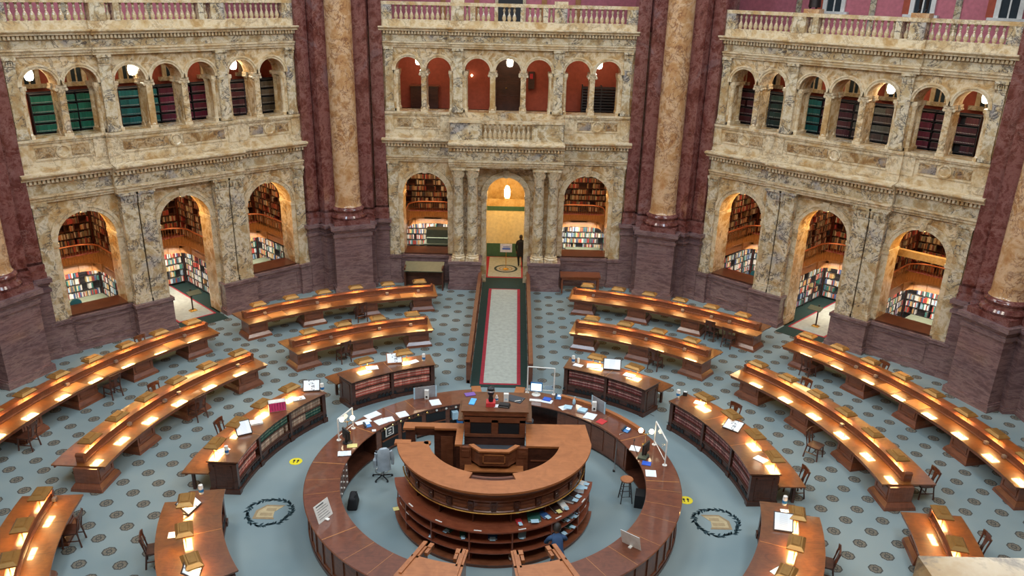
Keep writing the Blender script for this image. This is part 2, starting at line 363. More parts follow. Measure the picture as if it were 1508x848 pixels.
NAMEK = {-1: 'left', 0: 'far', 1: 'right'}
_cache = {}
def shared(key, fn):
    if key not in _cache: _cache[key] = fn()
    return _cache[key]
CB = 2.68          # half width of the central bay
for k in (-1, 0, 1):
    K = KM(k); far = (k == 0)
    def wall_mesh():
        mb = MB(); ops = [LOW[0], (0, .93 if far else 1.08, 0, 4.45), LOW[2]]
        arch_panel(mb, -7.9, 7.9, 0, 6.05, ops, 0, .95)
        mb.box(-7.9, 7.9, 0, .95, 6.05, 7.1)
        arch_panel(mb, -7.9, 7.9, 7.1, 11.24, UP, 0, .9)
        mb.box(-7.9, 7.9, 0, .9, 11.24, 12.1)
        if not far: mb.box(-CB, CB, -.25, 0, 6.05, 7.2)
        return mb.mesh('wall', 'siena')
    w = put('wall_'+NAMEK[k], shared('wall%d' % far, wall_mesh), None, K); w['kind'] = 'structure'
    e_low = .92 if far else .27
    def p(name, key, fn, mat, smooth=False):
        return put(name, shared(key, lambda: fn(MB()).mesh(name, mat, smooth)), w)
    def f(mb):
        mb.mould(CORN_LOW, -5.86, -CB); mb.mould(CORN_LOW, CB, 5.86); mb.mould(shift(CORN_LOW, e_low), -CB, CB)
        return mb
    p('cornice', 'cl%d' % far, f, 'siena_trim')
    def f(mb):
        for s in [i*.15 for i in range(-39, 40)]:
            e = e_low if abs(s) < CB-.05 else 0
            mb.box(s-.042, s+.042, -.23-e, -.08-e, 6.79, 6.93)
        return mb
    p('dentil_course', 'dl%d' % far, f, 'siena_trim')
    p('upper_cornice', 'cu', lambda mb: mb.mould(CORN_UP, -5.84, -CB).mould(CORN_UP, CB, 5.84).mould(shift(CORN_UP, .14), -CB, CB), 'siena_trim')
    def f(mb):
        for s in [i*.14 for i in range(-41, 42)]:
            e = .14 if abs(s) < CB-.05 else 0
            mb.box(s-.04, s+.04, -.21-e, -.08-e, 11.80, 11.93)
        return mb
    p('upper_dentil_course', 'du', f, 'siena_trim')
    def f(mb):
        for a, b, e in ((-5.84, -CB, 0), (CB, 5.84, 0), (-CB, CB, e_low)): mb.box(a+.01, b-.01, -.072-e, -.05-e, 6.36, 6.73)
        for a, b, e in ((-5.82, -CB, 0), (CB, 5.82, 0), (-CB, CB, .14)): mb.box(a+.01, b-.01, -.062-e, -.04-e, 11.50, 11.76)
        return mb
    p('frieze', 'fz%d' % far, f, 'siena_grey')
    # arch surrounds
    for i, (c, r, zb, zs) in enumerate(LOW):
        if far and i == 1: r = .93
        def f(mb):
            archivolt(mb, c, r, .27, zs, -.09, 0)
            for q in (-1, 1):
                a, b = sorted((c+q*(r-.03), c+q*(r+.33))); mb.box(a, b, -.09, .95, zs-.16, zs)
                a, b = sorted((c+q*r, c+q*(r+.25))); mb.box(a, b, -.05, 0, 1.5 if zb else .9, zs-.16)
            mb.taper(.2, .18, .3, .26, zs+r-.04, zs+r+.34, Matrix.Translation((c, -.03, 0)))
            return mb
        p('arch_surround', 'as%d%d' % (far, i), f, 'siena_trim')
    for i, c in enumerate(UPC):
        def f(mb):
            archivolt(mb, c, .585, .15, 10.22, -.08, 0); archivolt(mb, c, .585, .12, 10.22, .95, .9); return mb
        p('arch_surround', 'au%d' % i, f, 'siena_trim')
    # responds at the ends of each row of arches
    def f(mb):
        for s in (-5.16, -2.6, -1.99, 1.99, 2.6, 5.16):
            for d in (.13, .76):
                mb.lathe([(.13, 8.38), (.13, 8.5), (.105, 8.56), (.10, 9.9), (.12, 9.95), (.15, 10.08), (.15, 10.2)], 12, Matrix.Translation((s, d, 0)))
            mb.box(s-.14, s+.14, 0, .9, 10.08, 10.22); mb.box(s-.13, s+.13, 0, .9, 8.38, 8.5)
        return mb
    p('respond', 'resp', f, 'siena_trim')
    # upper pilasters and plinth zone
    def f(mb):
        for s in (-5.45, -2.3, 2.3, 5.45):
            wd = .42 if abs(s) < 3 else .36; e = .14 if abs(s) < 3 else .09
            mb.box(s-wd/2, s+wd/2, -e, 0, 8.42, 10.85); low_capital(mb, s, -e, wd, 10.85, 11.22); base_mould(mb, s, -e, wd, 8.4, .28, .04)
        return mb
    p('upper_pilaster', 'upp', f, 'siena_grey')
    def f(mb):
        for a, b, e in ((-5.75, -CB, .05), (CB, 5.75, .05), (-CB, CB, .16)):
            if far and e > .1: continue
            mb.box(a, b, -e-.07, 0, 7.2, 7.34); mb.box(a, b, -e-.03, 0, 7.34, 7.5); mb.box(a, b, -e, 0, 7.5, 8.26); mb.box(a, b, -e-.09, 0, 8.28, 8.38); mb.box(a, b, -e-.05, 0, 8.2, 8.28)
            for x in (a+.22, b-.22): mb.box(x-.22, x+.22, -e-.05, -e, 7.5, 8.22)
            for z in (7.62, 8.1): mb.box(a+.55, b-.55, -e-.03, -e, z-.03, z+.03)
            c = (a+b)/2; mb.lathe([(.16, 0), (.26, 0), (.26, .06), (.2, .07), (.16, .03)], 20, Matrix.Translation((c, -e, 7.86)) @ Matrix.Rotation(pi/2, 4, 'X'))
        return mb
    p('panelled_plinth', 'pp%d' % far, f, 'siena_trim')
    def f(mb):
        for a, b, e in ((-5.75, -CB, .05), (CB, 5.75, .05), (-CB, CB, .16)):
            if far and e > .1: continue
            c = (a+b)/2
            for x0, x1 in ((a+.6, c-.3), (c+.3, b-.6)): mb.box(x0, x1, -e-.02, -e, 7.68, 8.04)
            mb.lathe([(0, .02), (.16, .025), (.17, 0)], 18, Matrix.Translation((c, -e, 7.86)) @ Matrix.Rotation(pi/2, 4, 'X'))
        return mb
    p('inlaid_panel', 'ip%d' % far, f, 'inlay')
    # lower pilasters (paired on the side walls), end pilasters
    for s in ([-2.27, -1.6, 1.6, 2.27] if not far else [])+[-5.42, 5.42]:
        e = .36 if abs(s) < 3 else .14; wd = .61 if abs(s) < 3 else .46
        p('pilaster', 'lp%.2f' % s, lambda mb: (mb.box(s-wd/2, s+wd/2, -e, 0, 1.45, 5.62), low_capital(mb, s, -e, wd, 5.6, 6.05), base_mould(mb, s, -e, wd, 1.44, .34))[0], 'siena_grey')
    # purple marble dado: panels under the side arches, pedestals under the pilasters
    def f(mb):
        for c in (-3.9, 3.9):
            a, b = c-1.4, c+1.4
            mb.box(a, b, -.14, 0, 0, 1.42); mb.box(a, b, -.24, 0, 0, .16); mb.box(a, b, -.2, 0, 1.3, 1.44)
            for z in (.38, 1.12): mb.box(a+.35, b-.35, -.17, -.14, z-.025, z+.025)
            for x in (a+.35, b-.35): mb.box(x-.025, x+.025, -.17, -.14, .36, 1.14)
        return mb
    p('dado_panel', 'dado', f, 'purple')
    for s0, s1 in ((-2.68, -1.16), (1.16, 2.68), (-5.8, -5.12), (5.12, 5.8)):
        mid = abs(s0+s1) < 6
        def f(mb):
            e = (1.12 if far else .52) if mid else .3
            if far and mid: s0_, s1_ = (s0, s1)
            else: s0_, s1_ = s0, s1
            mb.box(s0_, s1_, -e, 0, 0, 1.36); mb.box(s0_-.07, s1_+.07, -e-.08, 0, 0, .2); mb.box(s0_-.05, s1_+.05, -e-.06, 0, 1.3, 1.44)
            mb.box(s0_-.03, s1_+.03, -e-.03, 0, .2, .26)
            return mb
        p('pedestal', 'ped%d%.1f' % (far, s0), f, 'purple')
    p('sill', 'sill', lambda mb: mb.box(-4.98, -2.82, -.1, 1.0, 1.45, 1.52).box(2.82, 4.98, -.1, 1.0, 1.45, 1.52), 'wood_dark')

    # upper arcade colonnettes, front and back rows
    def colm():
        return MB().lathe([(.16, 0), (.16, .1), (.18, .13), (.15, .2), (.13, .24), (.128, .9), (.115, 1.46), (.14, 1.5), (.14, 1.53)], 14).mesh('shaft', 'shaft', True)
    def capm():
        mb = MB().lathe([(.12, 1.53), (.15, 1.6), (.18, 1.72), (.18, 1.74)], 12); mb.box(-.185, .185, -.185, .185, 1.74, 1.84)
        for q in (-1, 1): mb.lathe([(0, -.16), (.06, -.15), (.06, .15), (0, .16)], 10, Matrix.Translation((q*.17, 0, 1.67)) @ Matrix.Rotation(pi/2, 4, 'X'))
        return mb.mesh('capital', 'siena_trim', True)
    cname = {-3.88: 'the leftmost pair of arches', -.705: 'the middle arch and its left neighbour', .705: 'the middle arch and its right neighbour', 3.88: 'the rightmost pair of arches'}
    for s in (-3.88, -.705, .705, 3.88):
        for d, row in ((.15, 'front'), (.74, 'rear')):
            c = thing('colonnette', '%s marble colonnette of the upper %s arcade, between %s' % (row, NAMEK[k], cname[s]), 'column', K @ Matrix.Translation((s, d, 8.38)), 'colonnettes of the upper arcades')
            put('shaft', shared('colm', colm), c); put('capital', shared('capm', capm), c)
            obj('plinth', MB().box(-.16, .16, -.16, .16, 0, .1), 'siena_trim', c)
    # top balustrade
    b = thing('balustrade', 'pale marble balustrade with turned balusters along the top of the %s wall' % NAMEK[k], 'balustrade', K @ Matrix.Translation((0, 0, 12.12)), 'top balustrades')
    obj('plinth', MB().box(-5.75, -CB, -.12, .22, 0, .3).box(CB, 5.75, -.12, .22, 0, .3).box(-CB, CB, -.26, .22, 0, .3), 'siena_trim', b)
    obj('rail', MB().box(-5.75, -CB, -.14, .22, .90, 1.04).box(CB, 5.75, -.14, .22, .90, 1.04).box(-CB, CB, -.28, .22, .90, 1.04), 'siena_trim', b)
    def balm(h=.62):
        return MB().lathe([(.06, 0), (.06, .04), (.08, .06), (.095, .14), (.07, .24), (.03, .33), (.045, .36), (.03, .39), (.058, .45), (.05, .51), (.03, .55), (.06, .57), (.06, h)], 8).mesh('baluster', 'siena_trim', True)
    piers_ = [(-5.5, .5), (-2.3, .56), (-1.62, .22), (1.62, .22), (2.3, .56), (5.5, .5)]+([(-.58, .16), (.58, .16)] if far else [])
    for s, wd in piers_:
        obj('pier', MB().box(s-wd/2, s+wd/2, -.13 if abs(s) > CB else -.27, .2, .28, .92), 'siena_grey', b)
    for s0, s1, n in [(-5.2, -2.62, 11), (-2.02, -1.73, 1), (-1.5, 1.5, 13), (1.73, 2.02, 1), (2.62, 5.2, 11)]:
        for i in range(n):
            s = s0+(s1-s0)*(i+.5)/n
            if any(abs(s-q) < .14 and wd < .2 for q, wd in piers_): continue
            put('baluster', shared('balm', balm), b, Matrix.Translation((s, .04 if abs(s) > CB else -.06, .29)))

# lower portico on the far wall: paired columns, balcony
K0 = KM(0)
for s in (-2.25, -1.58, 1.58, 2.25):
    side = 'left' if s < 0 else 'right'; io = 'inner' if abs(s) < 2 else 'outer'
    c = thing('portico_column', 'veined marble column, %s one of the pair %s of the lit central doorway' % (io, side), 'column', K0 @ Matrix.Translation((s, -.75, 1.44)), 'paired columns of the central doorway')
    obj('shaft', MB().lathe([(.27, .28), (.26, .34), (.262, 1.5), (.235, 3.98), (.26, 4.02), (.26, 4.08)], 20), 'siena_grey', c, smooth=True)
    mb = MB().box(-.32, .32, -.32, .32, 0, .1).lathe([(.32, .1), (.34, .14), (.31, .2), (.28, .22), (.3, .26), (.27, .3)], 20); obj('base', mb, 'siena_trim', c, smooth=True)
    mb = MB().lathe([(.25, 4.08), (.27, 4.2), (.3, 4.42), (.3, 4.44)], 16).box(-.34, .34, -.34, .34, 4.44, 4.53)
    for i in range(8):
        a = i*pi/4
        for z0, z1, r in ((4.1, 4.26, .25), (4.24, 4.42, .27)): mb.taper(.13, .05, .17, .12, z0, z1, Matrix.Rotation(a+(.39 if z0 > 4.2 else 0), 4, 'Z') @ Matrix.Translation((0, -r, 0)))
    obj('capital', mb, 'siena_trim', c)
bal = thing('balcony', 'projecting marble balcony with a short balustrade above the central doorway', 'balcony', K0)
obj('entablature', MB().box(-2.66, 2.66, -.95, 0, 5.98, 7.12), 'siena', bal)
obj('parapet', MB().box(-2.6, -1.15, -.98, -.02, 7.2, 8.06).box(1.15, 2.6, -.98, -.02, 7.2, 8.06).box(-1.15, 1.15, -.98, -.7, 7.2, 7.34), 'siena_grey', bal)
obj('rail', MB().box(-2.66, -1.15, -1.04, .0, 8.06, 8.16).box(1.15, 2.66, -1.04, .0, 8.06, 8.16).box(-1.16, 1.16, -1.04, -.66, 8.04, 8.16), 'siena_trim', bal)
obj('base_mould', MB().box(-2.64, 2.64, -1.04, -.0, 7.19, 7.27), 'siena_trim', bal)
for i in range(10):
    put('baluster', _cache['balm'], bal, Matrix.Translation((-.99+i*.22, -.84, 7.34)) @ Matrix.Diagonal((1.15, 1.15, 1.14, 1)))

# piers of the octagon with their great golden columns
def pier_mesh(kind):
    mb = MB()
    for sgn in (-1, 1):          # stepped pilasters that face the neighbouring walls
        T = Matrix.Rotation(-sgn*R(22.5), 4, 'Z') @ Matrix.Translation((0, A, 0))
        for (a, b, d) in ((5.66, 6.34, -.34), (6.28, 7.5, -.78)):
            x0, x1 = (a, b) if sgn < 0 else (-b, -a)
            if kind == 'ped':
                mb.box(x0, x1, d, .8, 0, 3.02, T); mb.box(x0-.06, x1+.06, d-.06, .8, 0, .24, T)
            elif kind == 'cap':
                mb.box(x0-.07, x1+.07, d-.07, .8, 2.74, 2.86, T); mb.box(x0-.05, x1+.05, d-.05, .8, 3.02, 3.12, T); mb.box(x0-.13, x1+.13, d-.13, .8, 3.12, 3.28, T)
            elif kind == 'shaft':
                mb.box(x0+.07, x1-.04, d+.08, .8, 3.28, 17.5, T)
            else:
                for e, z0, z1 in ((.06, 3.28, 3.5), (.03, 3.5, 3.62), (.05, 3.62, 3.82), (0, 3.82, 3.92)): mb.box(x0+.07-e, x1-.04+e, d+.08-e, .8, z0, z1, T)
    if kind == 'ped': mb.box(-.88, .88, 18.72, 20.8, 0, 3.02); mb.box(-.97, .97, 18.63, 20.8, 0, .26); mb.box(-.92, .92, 18.68, 20.8, .26, .32)
    if kind == 'cap': mb.box(-.93, .93, 18.67, 20.6, 2.74, 2.9); mb.box(-.96, .96, 18.64, 20.6, 3.02, 3.12); mb.box(-1.04, 1.04, 18.56, 20.6, 3.12, 3.3)
    if kind == 'shaft': mb.box(-.95, .95, 19.75, 21, 3.28, 17.5)
    return mb
pm = {kd: pier_mesh(kd).mesh(kd, mt) for kd, mt in (('ped', 'purple'), ('cap', 'purple'), ('shaft', 'red'), ('base', 'red'))}
PL = {-22.5: 'left of the far wall', 22.5: 'right of the far wall', -67.5: 'at the left edge of the room', 67.5: 'at the right edge of the room'}
for th in (-67.5, -22.5, 22.5, 67.5, -112.5, 112.5):
    T = Matrix.Rotation(-R(th), 4, 'Z')
    pr = put('wall_pier', pm['shaft'], None, T); pr['kind'] = 'structure'
    put('pedestal', pm['ped'], pr); put('pedestal_cap', pm['cap'], pr); put('base_mould', pm['base'], pr)
    if th not in PL: continue
    c = thing('great_column', 'tall golden veined marble column on the pier '+PL[th], 'column', T @ Matrix.Translation((0, 19.58, 3.3)), 'great columns of the octagon')
    obj('shaft', MB().lathe([(.66, .78), (.62, .84), (.6, .95), (.6, 5), (.585, 14.2)], 36), 'column', c, smooth=True)
    obj('base', MB().box(-.84, .84, -.84, .84, 0, .22).lathe([(.82, .22), (.87, .32), (.82, .42), (.72, .46), (.7, .54), (.75, .58), (.77, .66), (.73, .74), (.66, .78)], 36), 'red', c, smooth=True)
# plain walls that close the octagon out of view
for k, nm in ((-2, 'wall_west'), (2, 'wall_east'), (-3, 'wall_southwest'), (3, 'wall_southeast'), (4, 'wall_near')):
    o = obj(nm, MB().box(-7.9, 7.9, 0, .5, 0, 12.1), 'siena', None, KM(k)); o['kind'] = 'structure'
    mb = MB().mould(CORN_LOW, -7.4, 7.4).mould(CORN_UP, -7.4, 7.4); obj('cornice', mb, 'siena_trim', o)
    obj('dado', MB().box(-7.5, 7.5, -.15, 0, 0, 1.5), 'purple', o)
# near balustrade block just under the camera
b = thing('balustrade', 'blurred pale marble balustrade pier at the bottom right, nearest the viewer', 'balustrade', Matrix.Translation((0, 0, 12.12)))
obj('rail', MB().box(-5, 5, -19.3, -19.04, .82, .93), 'siena_trim', b)
obj('plinth', MB().box(-5, 5, -19.35, -18.98, 0, .3), 'siena_trim', b)
obj('pier', MB().box(1.02, 1.7, -19.33, -18.96, .28, .95).box(.98, 1.75, -19.37, -18.92, .95, 1.08), 'siena', b)  # darker marble puts the block's shade into its colour
for i in range(30): put('baluster', _cache['balm'], b, Matrix.Translation((-4.8+i*.19, -19.17, .24)))

# ------------------------------------------------------------------ book alcoves behind the lower arches
def setcol(me, cols):
    a = me.attributes.new('spine', 'FLOAT_COLOR', 'FACE')
    flat_ = [x for c in cols for x in (*c, 1)]; a.data.foreach_set('color', flat_)
BK = {'v': [], 'f': [], 'c': []}
def add_book(T, x0, x1, y0, y1, z0, z1, col, page=(.55, .50, .40)):
    n = len(BK['v'])
    for z in (z0, z1):
        for x, y in ((x0, y0), (x1, y0), (x1, y1), (x0, y1)):
            q = T @ Vector((x, y, z)); BK['v'].append((q.x, q.y, q.z))
    for f, c in (((4, 5, 6, 7), page), ((0, 1, 5, 4), col), ((1, 2, 6, 5), col), ((3, 0, 4, 7), col)):
        BK['f'].append(tuple(i+n for i in f)); BK['c'].append(c)
WARM = [(.30, .08, .04), (.16, .05, .03), (.45, .36, .22), (.10, .04, .025), (.55, .48, .36), (.26, .16, .08), (.05, .05, .06), (.34, .05, .04), (.18, .16, .10), (.50, .24, .10)]
BRIGHT = [(.62, .58, .5), (.5, .07, .05), (.7, .66, .58), (.08, .12, .25), (.05, .2, .16), (.6, .45, .2), (.25, .05, .04), (.75, .72, .66), (.1, .1, .1), (.55, .3, .12), (.3, .42, .5)]
def book_rows(T, width, zs, pool, rng, hmin=.2, hmax=.27, fill=.93, th=(.035, .075), run=1):
    for z in zs:
        x = 0.03
        while x < width-.06:
            if rng.random() > fill: x += rng.uniform(.1, .45); continue
            h = rng.uniform(hmin, hmax); c = rng.choice(pool); d = rng.uniform(.0, .04); t = rng.uniform(*th)
            for _ in range(rng.randint(1, run)):
                if x > width-.06: break
                if run > 1: add_book(T, x+.01, x+t-.018, -.006+d, d, z+.03, z+.055, (.62, .58, .5))
                k_ = rng.uniform(.8, 1.15); add_book(T, x, x+t-.006, d, .22, z, z+h, tuple(min(.9, q*k_) for q in c))
                x += t
def shelf_case(T, width, z0, z1, step, depth=.26, mat='wood_dark', parent=None, name='bookcase', uprights=.95):
    mb = MB(); z = z0
    while z <= z1+.01: mb.box(0, width, -.02, depth, z-.02, z); z += step
    n = max(1, round(width/uprights))
    for i in range(n+1): x = width*i/n; mb.box(x-.015, x+.015, -.02, depth, z0-.1, z1+.02)
    mb.box(0, width, depth, depth+.03, z0-.1, z1+.05)
    return obj(name, mb, mat, parent, T)
UPOS = {-3.9: 'left', 0: 'middle', 3.9: 'right'}
rng = random.Random(3)
def warm_area(name, M_, sx, sy, e, col):
    l = bpy.data.lights.new(name, 'AREA'); l.shape = 'RECTANGLE'; l.size = sx; l.size_y = sy; l.energy = e; l.color = col
    o = bpy.data.objects.new(name, l); S.collection.objects.link(o); o.matrix_world = M_; return o
for k in (-1, 0, 1):
    K = KM(k)
    for c in (-3.9, 0, 3.9):
        if k == 0 and c == 0: continue
        pos = UPOS[c]; nm = '%s arch of the %s wall' % (pos, NAMEK[k]); B = K @ Matrix.Translation((c, 0, 0))
        f = obj('alcove_floor', MB().box(-1.93, 1.93, .95, 5, -.01, .012), 'green_cloth', None, B); f['kind'] = 'structure'
        f = obj('alcove_ceiling', MB().box(-1.95, 1.95, .95, 5.1, 6.6, 6.7), 'warm_lit', None, B); f['kind'] = 'structure'
        f = obj('alcove_wall', MB().box(-1.97, -1.94, .95, 5.2, 0, 6.6).box(1.94, 1.97, .95, 5.2, 0, 6.6).box(-1.95, 1.95, 5.1, 5.2, 0, 6.6), 'wall_red', None, B); f['kind'] = 'structure'
        bc = thing('bookcase', 'two-storey wooden bookcase of crowded shelves seen through the '+nm, 'bookcase', B, 'alcove bookcases')
        faces = [(Matrix.Translation((-1.6, 4.72, 0)), 3.2), (Matrix.Translation((-1.66, 1.25, 0)) @ Matrix.Rotation(pi/2, 4, 'Z'), 3.4), (Matrix.Translation((1.66, 4.65, 0)) @ Matrix.Rotation(-pi/2, 4, 'Z'), 3.4)]
        for i, (T, wd) in enumerate(faces):
            shelf_case(T, wd, .12, 1.72, .32, parent=bc, name='lower_shelves', mat='iron'); shelf_case(T, wd, 2.55, 5.75, .32, parent=bc, name='upper_shelves')
            book_rows(B @ T, wd, [.12+.32*j for j in range(5)], BRIGHT, rng, fill=.95)
            book_rows(B @ T, wd, [2.55+.32*j for j in range(10)], WARM, rng, fill=.93)
        # U-shaped balcony
        g = thing('alcove_balcony', 'curved oak book balcony with copper handrail inside the '+nm, 'balcony', B, 'alcove balconies')
        path = [(-1.2, .98), (-1.2, 2.7)]+[(-1.2+.75*(1-cos(R(a))), 2.7+.75*sin(R(a))) for a in range(10, 91, 10)]+[(.45, 3.45)]+[(1.2-.75*(1-cos(R(a))), 2.7+.75*sin(R(a))) for a in range(80, -1, -10)]+[(1.2, .98)]
        left = [p_ for p_ in path]
        mb = MB(); n = len(path)
        outer_ = [(-1.9, .98)]+[(-1.9, 4.7)]*1+[(1.9, 4.7), (1.9, .98)]
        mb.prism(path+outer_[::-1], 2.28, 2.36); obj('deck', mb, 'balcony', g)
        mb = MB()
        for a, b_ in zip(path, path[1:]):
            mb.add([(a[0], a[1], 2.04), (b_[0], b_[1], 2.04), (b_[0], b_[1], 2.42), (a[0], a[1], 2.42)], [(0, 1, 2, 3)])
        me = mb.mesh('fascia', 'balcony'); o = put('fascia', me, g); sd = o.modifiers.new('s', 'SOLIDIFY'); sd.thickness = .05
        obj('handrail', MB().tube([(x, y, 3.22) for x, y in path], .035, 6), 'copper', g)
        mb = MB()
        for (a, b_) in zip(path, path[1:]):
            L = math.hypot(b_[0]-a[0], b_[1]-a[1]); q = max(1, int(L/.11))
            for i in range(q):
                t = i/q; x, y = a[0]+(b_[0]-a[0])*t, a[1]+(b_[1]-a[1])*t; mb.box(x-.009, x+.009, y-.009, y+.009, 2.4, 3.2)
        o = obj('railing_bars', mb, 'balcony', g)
        if (k, c) in ((-1, 3.9), (1, -3.9)): tag(obj('pillar', MB().box(-.09, .09, -.09, .09, 0, 6.6), 'wall_red', None, B @ Matrix.Translation((.15, 4.45, 0))), 'square terracotta pillar inside the '+nm, 'pillar')
        if (k, c) == (1, 3.9): tag(obj('beam', MB().box(-1.9, 1.9, -.12, .12, -.14, .14), 'warm_lit', None, B @ Matrix.Translation((0, 1.9, 3.95))), 'pale marble beam crossing the '+nm, 'beam')
        # light: bright tubes below the deck, warmer lamps above
        lt = tag(obj('tube_lamp', MB().box(-.9, .9, 3.8, 3.88, 2.2, 2.26), 'tube', None, B), 'lit tube lamp under the balcony inside the '+nm, 'lamp', 'alcove tube lamps')
        warm_area('alcove_lower', B @ Matrix.Translation((0, 2.5, 1.93)) @ Matrix.Rotation(R(25), 4, 'X'), 1.9, 1.2, 72, (1, .93, .80))
        warm_area('alcove_shelf_light', B @ Matrix.Translation((0, 3.6, 2.22)) @ Matrix.Rotation(R(35), 4, 'X'), 2.6, .2, 45, (1, .95, .86))
        warm_area('alcove_upper', B @ Matrix.Translation((0, 2.6, 6.5)), 2.4, 2.4, 125, (1, .64, .34))
        warm_area('alcove_arch', B @ Matrix.Translation((0, 1.25, 5.0)) @ Matrix.Rotation(R(-50), 4, 'X'), 1.6, .5, 48, (1, .62, .22))  # added light, aimed to make the arch reveals glow warm
        if c == 0 and k:
            r_ = thing('aisle_carpet', 'grey aisle carpet with crimson line and green border, doorway of the %s wall' % NAMEK[k], 'carpet', B)
            obj('border', MB().box(-1.0, 1.0, -.9, 5, .002, .014), 'green_cloth', r_)
            obj('line', MB().box(-.86, .86, .0, 4.9, .014, .02), 'crimson', r_); obj('field', MB().box(-.78, .78, .08, 4.8, .02, .026), 'grey_carpet', r_)
            st = thing('sign_stand', 'brass post with a dark slanted sign plate in the doorway of the %s wall' % NAMEK[k], 'stand', B @ Matrix.Translation((-.1*k+.1, .9, .02)))
            obj('base', MB().box(-.16, .16, -.12, .12, 0, .05).box(-.1, .1, -.07, .07, .05, .09), 'brass', st)
            obj('post', MB().tube([(0, 0, .08), (0, 0, 1.05)], .035), 'leather', st)
            obj('plate', MB().box(-.3, .3, -.16, .16, 1.02, 1.05), 'green_metal', st, Matrix.Rotation(R(20), 4, 'X'))
    # gallery behind the upper arcade
    gf = obj('gallery_floor', MB().box(-7.2, 7.2, .9, 4.7, 7.78, 7.9), 'leather', None, K); gf['kind'] = 'structure'
    gc = obj('gallery_ceiling', MB().box(-7.2, 7.2, .9, 4.7, 11.6, 11.7), 'white', None, K); gc['kind'] = 'structure'
    gw = obj('gallery_wall', MB().box(-7.2, 7.2, 4.6, 4.75, 7.9, 11.6).box(-7.2, -7.1, .9, 4.6, 7.9, 11.6).box(7.1, 7.2, .9, 4.6, 7.9, 11.6), 'wall_red', None, K); gw['kind'] = 'structure'
    for s, nmz in {0: ((-4.4, 'left'), (0.05, 'middle'), (4.4, 'right')), -1: ((-4.6, 'left'), (-.9, 'middle'), (3.35, 'right')), 1: ((-3.05, 'left'), (1.3, 'middle'), (4.75, 'right'))}[k]:
        gl = thing('gallery_lamp', 'glowing white glass globe hanging in the %s of the %s upper gallery' % (nmz, NAMEK[k]), 'lamp', K @ Matrix.Translation((s, 2.6 if k == 0 else 1.0, 10.42 if k == 0 else 10.5)), 'gallery globe lamps')
        obj('globe', MB().lathe([(0, -.2), (.11, -.17), (.15, -.08), (.16, .08), (.13, .17), (.06, .21)], 14), 'globe', gl, smooth=True)
        obj('chain', MB().tube([(0, 0, .2), (0, 0, 1.15)], .015, 6), 'brass', gl)
        warm_area('gallery_light', K @ Matrix.Translation((s, 2.9, 11.4)), 1.5, 1.2, 24, (1, .80, .55))
    tf = obj('terrace_floor', MB().box(-8.5, 8.5, .3, 6.2, 12.0, 12.13), 'leather', None, K); tf['kind'] = 'structure'
    tw = obj('terrace_wall', MB().box(-10.5, 10.5, 5.2, 5.4, 12.1, 18.5), 'wall_pink', None, K); tw['kind'] = 'structure'
    for s in (-5.2, -1.75, 1.75, 5.2) if k else (-3.4, 3.4, -1.7, 1.7):
        obj('wall_strip', MB().box(s-.13, s+.13, 5.14, 5.2, 12.1, 18.5), 'siena_grey' if k else 'balcony', tw)

def window(n, K, s, d, z0, w, h, label=None):
    o = put('window_%d' % n, None, None, K @ Matrix.Translation((s, d, z0))); o['kind'] = 'structure'
    mb = MB()
    for x in (-w/2, w/2): mb.box(x-.09, x+.09, -.1, 0, 0, h)
    mb.box(-w/2-.09, w/2+.09, -.1, 0, h-.05, h+.12); mb.box(-.03, .03, -.05, 0, 0, h); obj('window_frame', mb, label or 'white', o)
    obj('window_sill', MB().box(-w/2-.28, w/2+.28, -.22, 0, -.16, 0), label or 'white', o)
    obj('pane', MB().box(-w/2, w/2, -.02, -.005, 0, h), 'window_dark', o)
wn = 1
for s in (-3.5, .35, 3.65):
    window(wn, KM(1), s, 5.18, 13.15, .85, 2.2); obj('window_reveal', MB().box(-.82, -.45, -.03, 0, .0, 2.2), 'wall_red', bpy.data.objects['window_%d' % wn]); wn += 1
for k in (-1, 1):
    for s in (-5.3, -3.6, -1.6, .2, 1.9, 3.7, 5.4):
        window(wn, KM(k), s*1.05-1.9*k, 4.58, 9.8, .6, .85, 'siena_trim'); wn += 1
dk = thing('terrace_doorway', 'dark open doorway behind the middle of the far top balustrade', 'door', K0 @ Matrix.Translation((0, 5.18, 12.13)))
obj('door_panel', MB().box(-.62, .62, -.03, 0, 0, 2.8), 'black', dk); obj('door_frame', MB().box(-.78, -.62, -.08, 0, 0, 2.9).box(.62, .78, -.08, 0, 0, 2.9), 'siena_trim', dk)

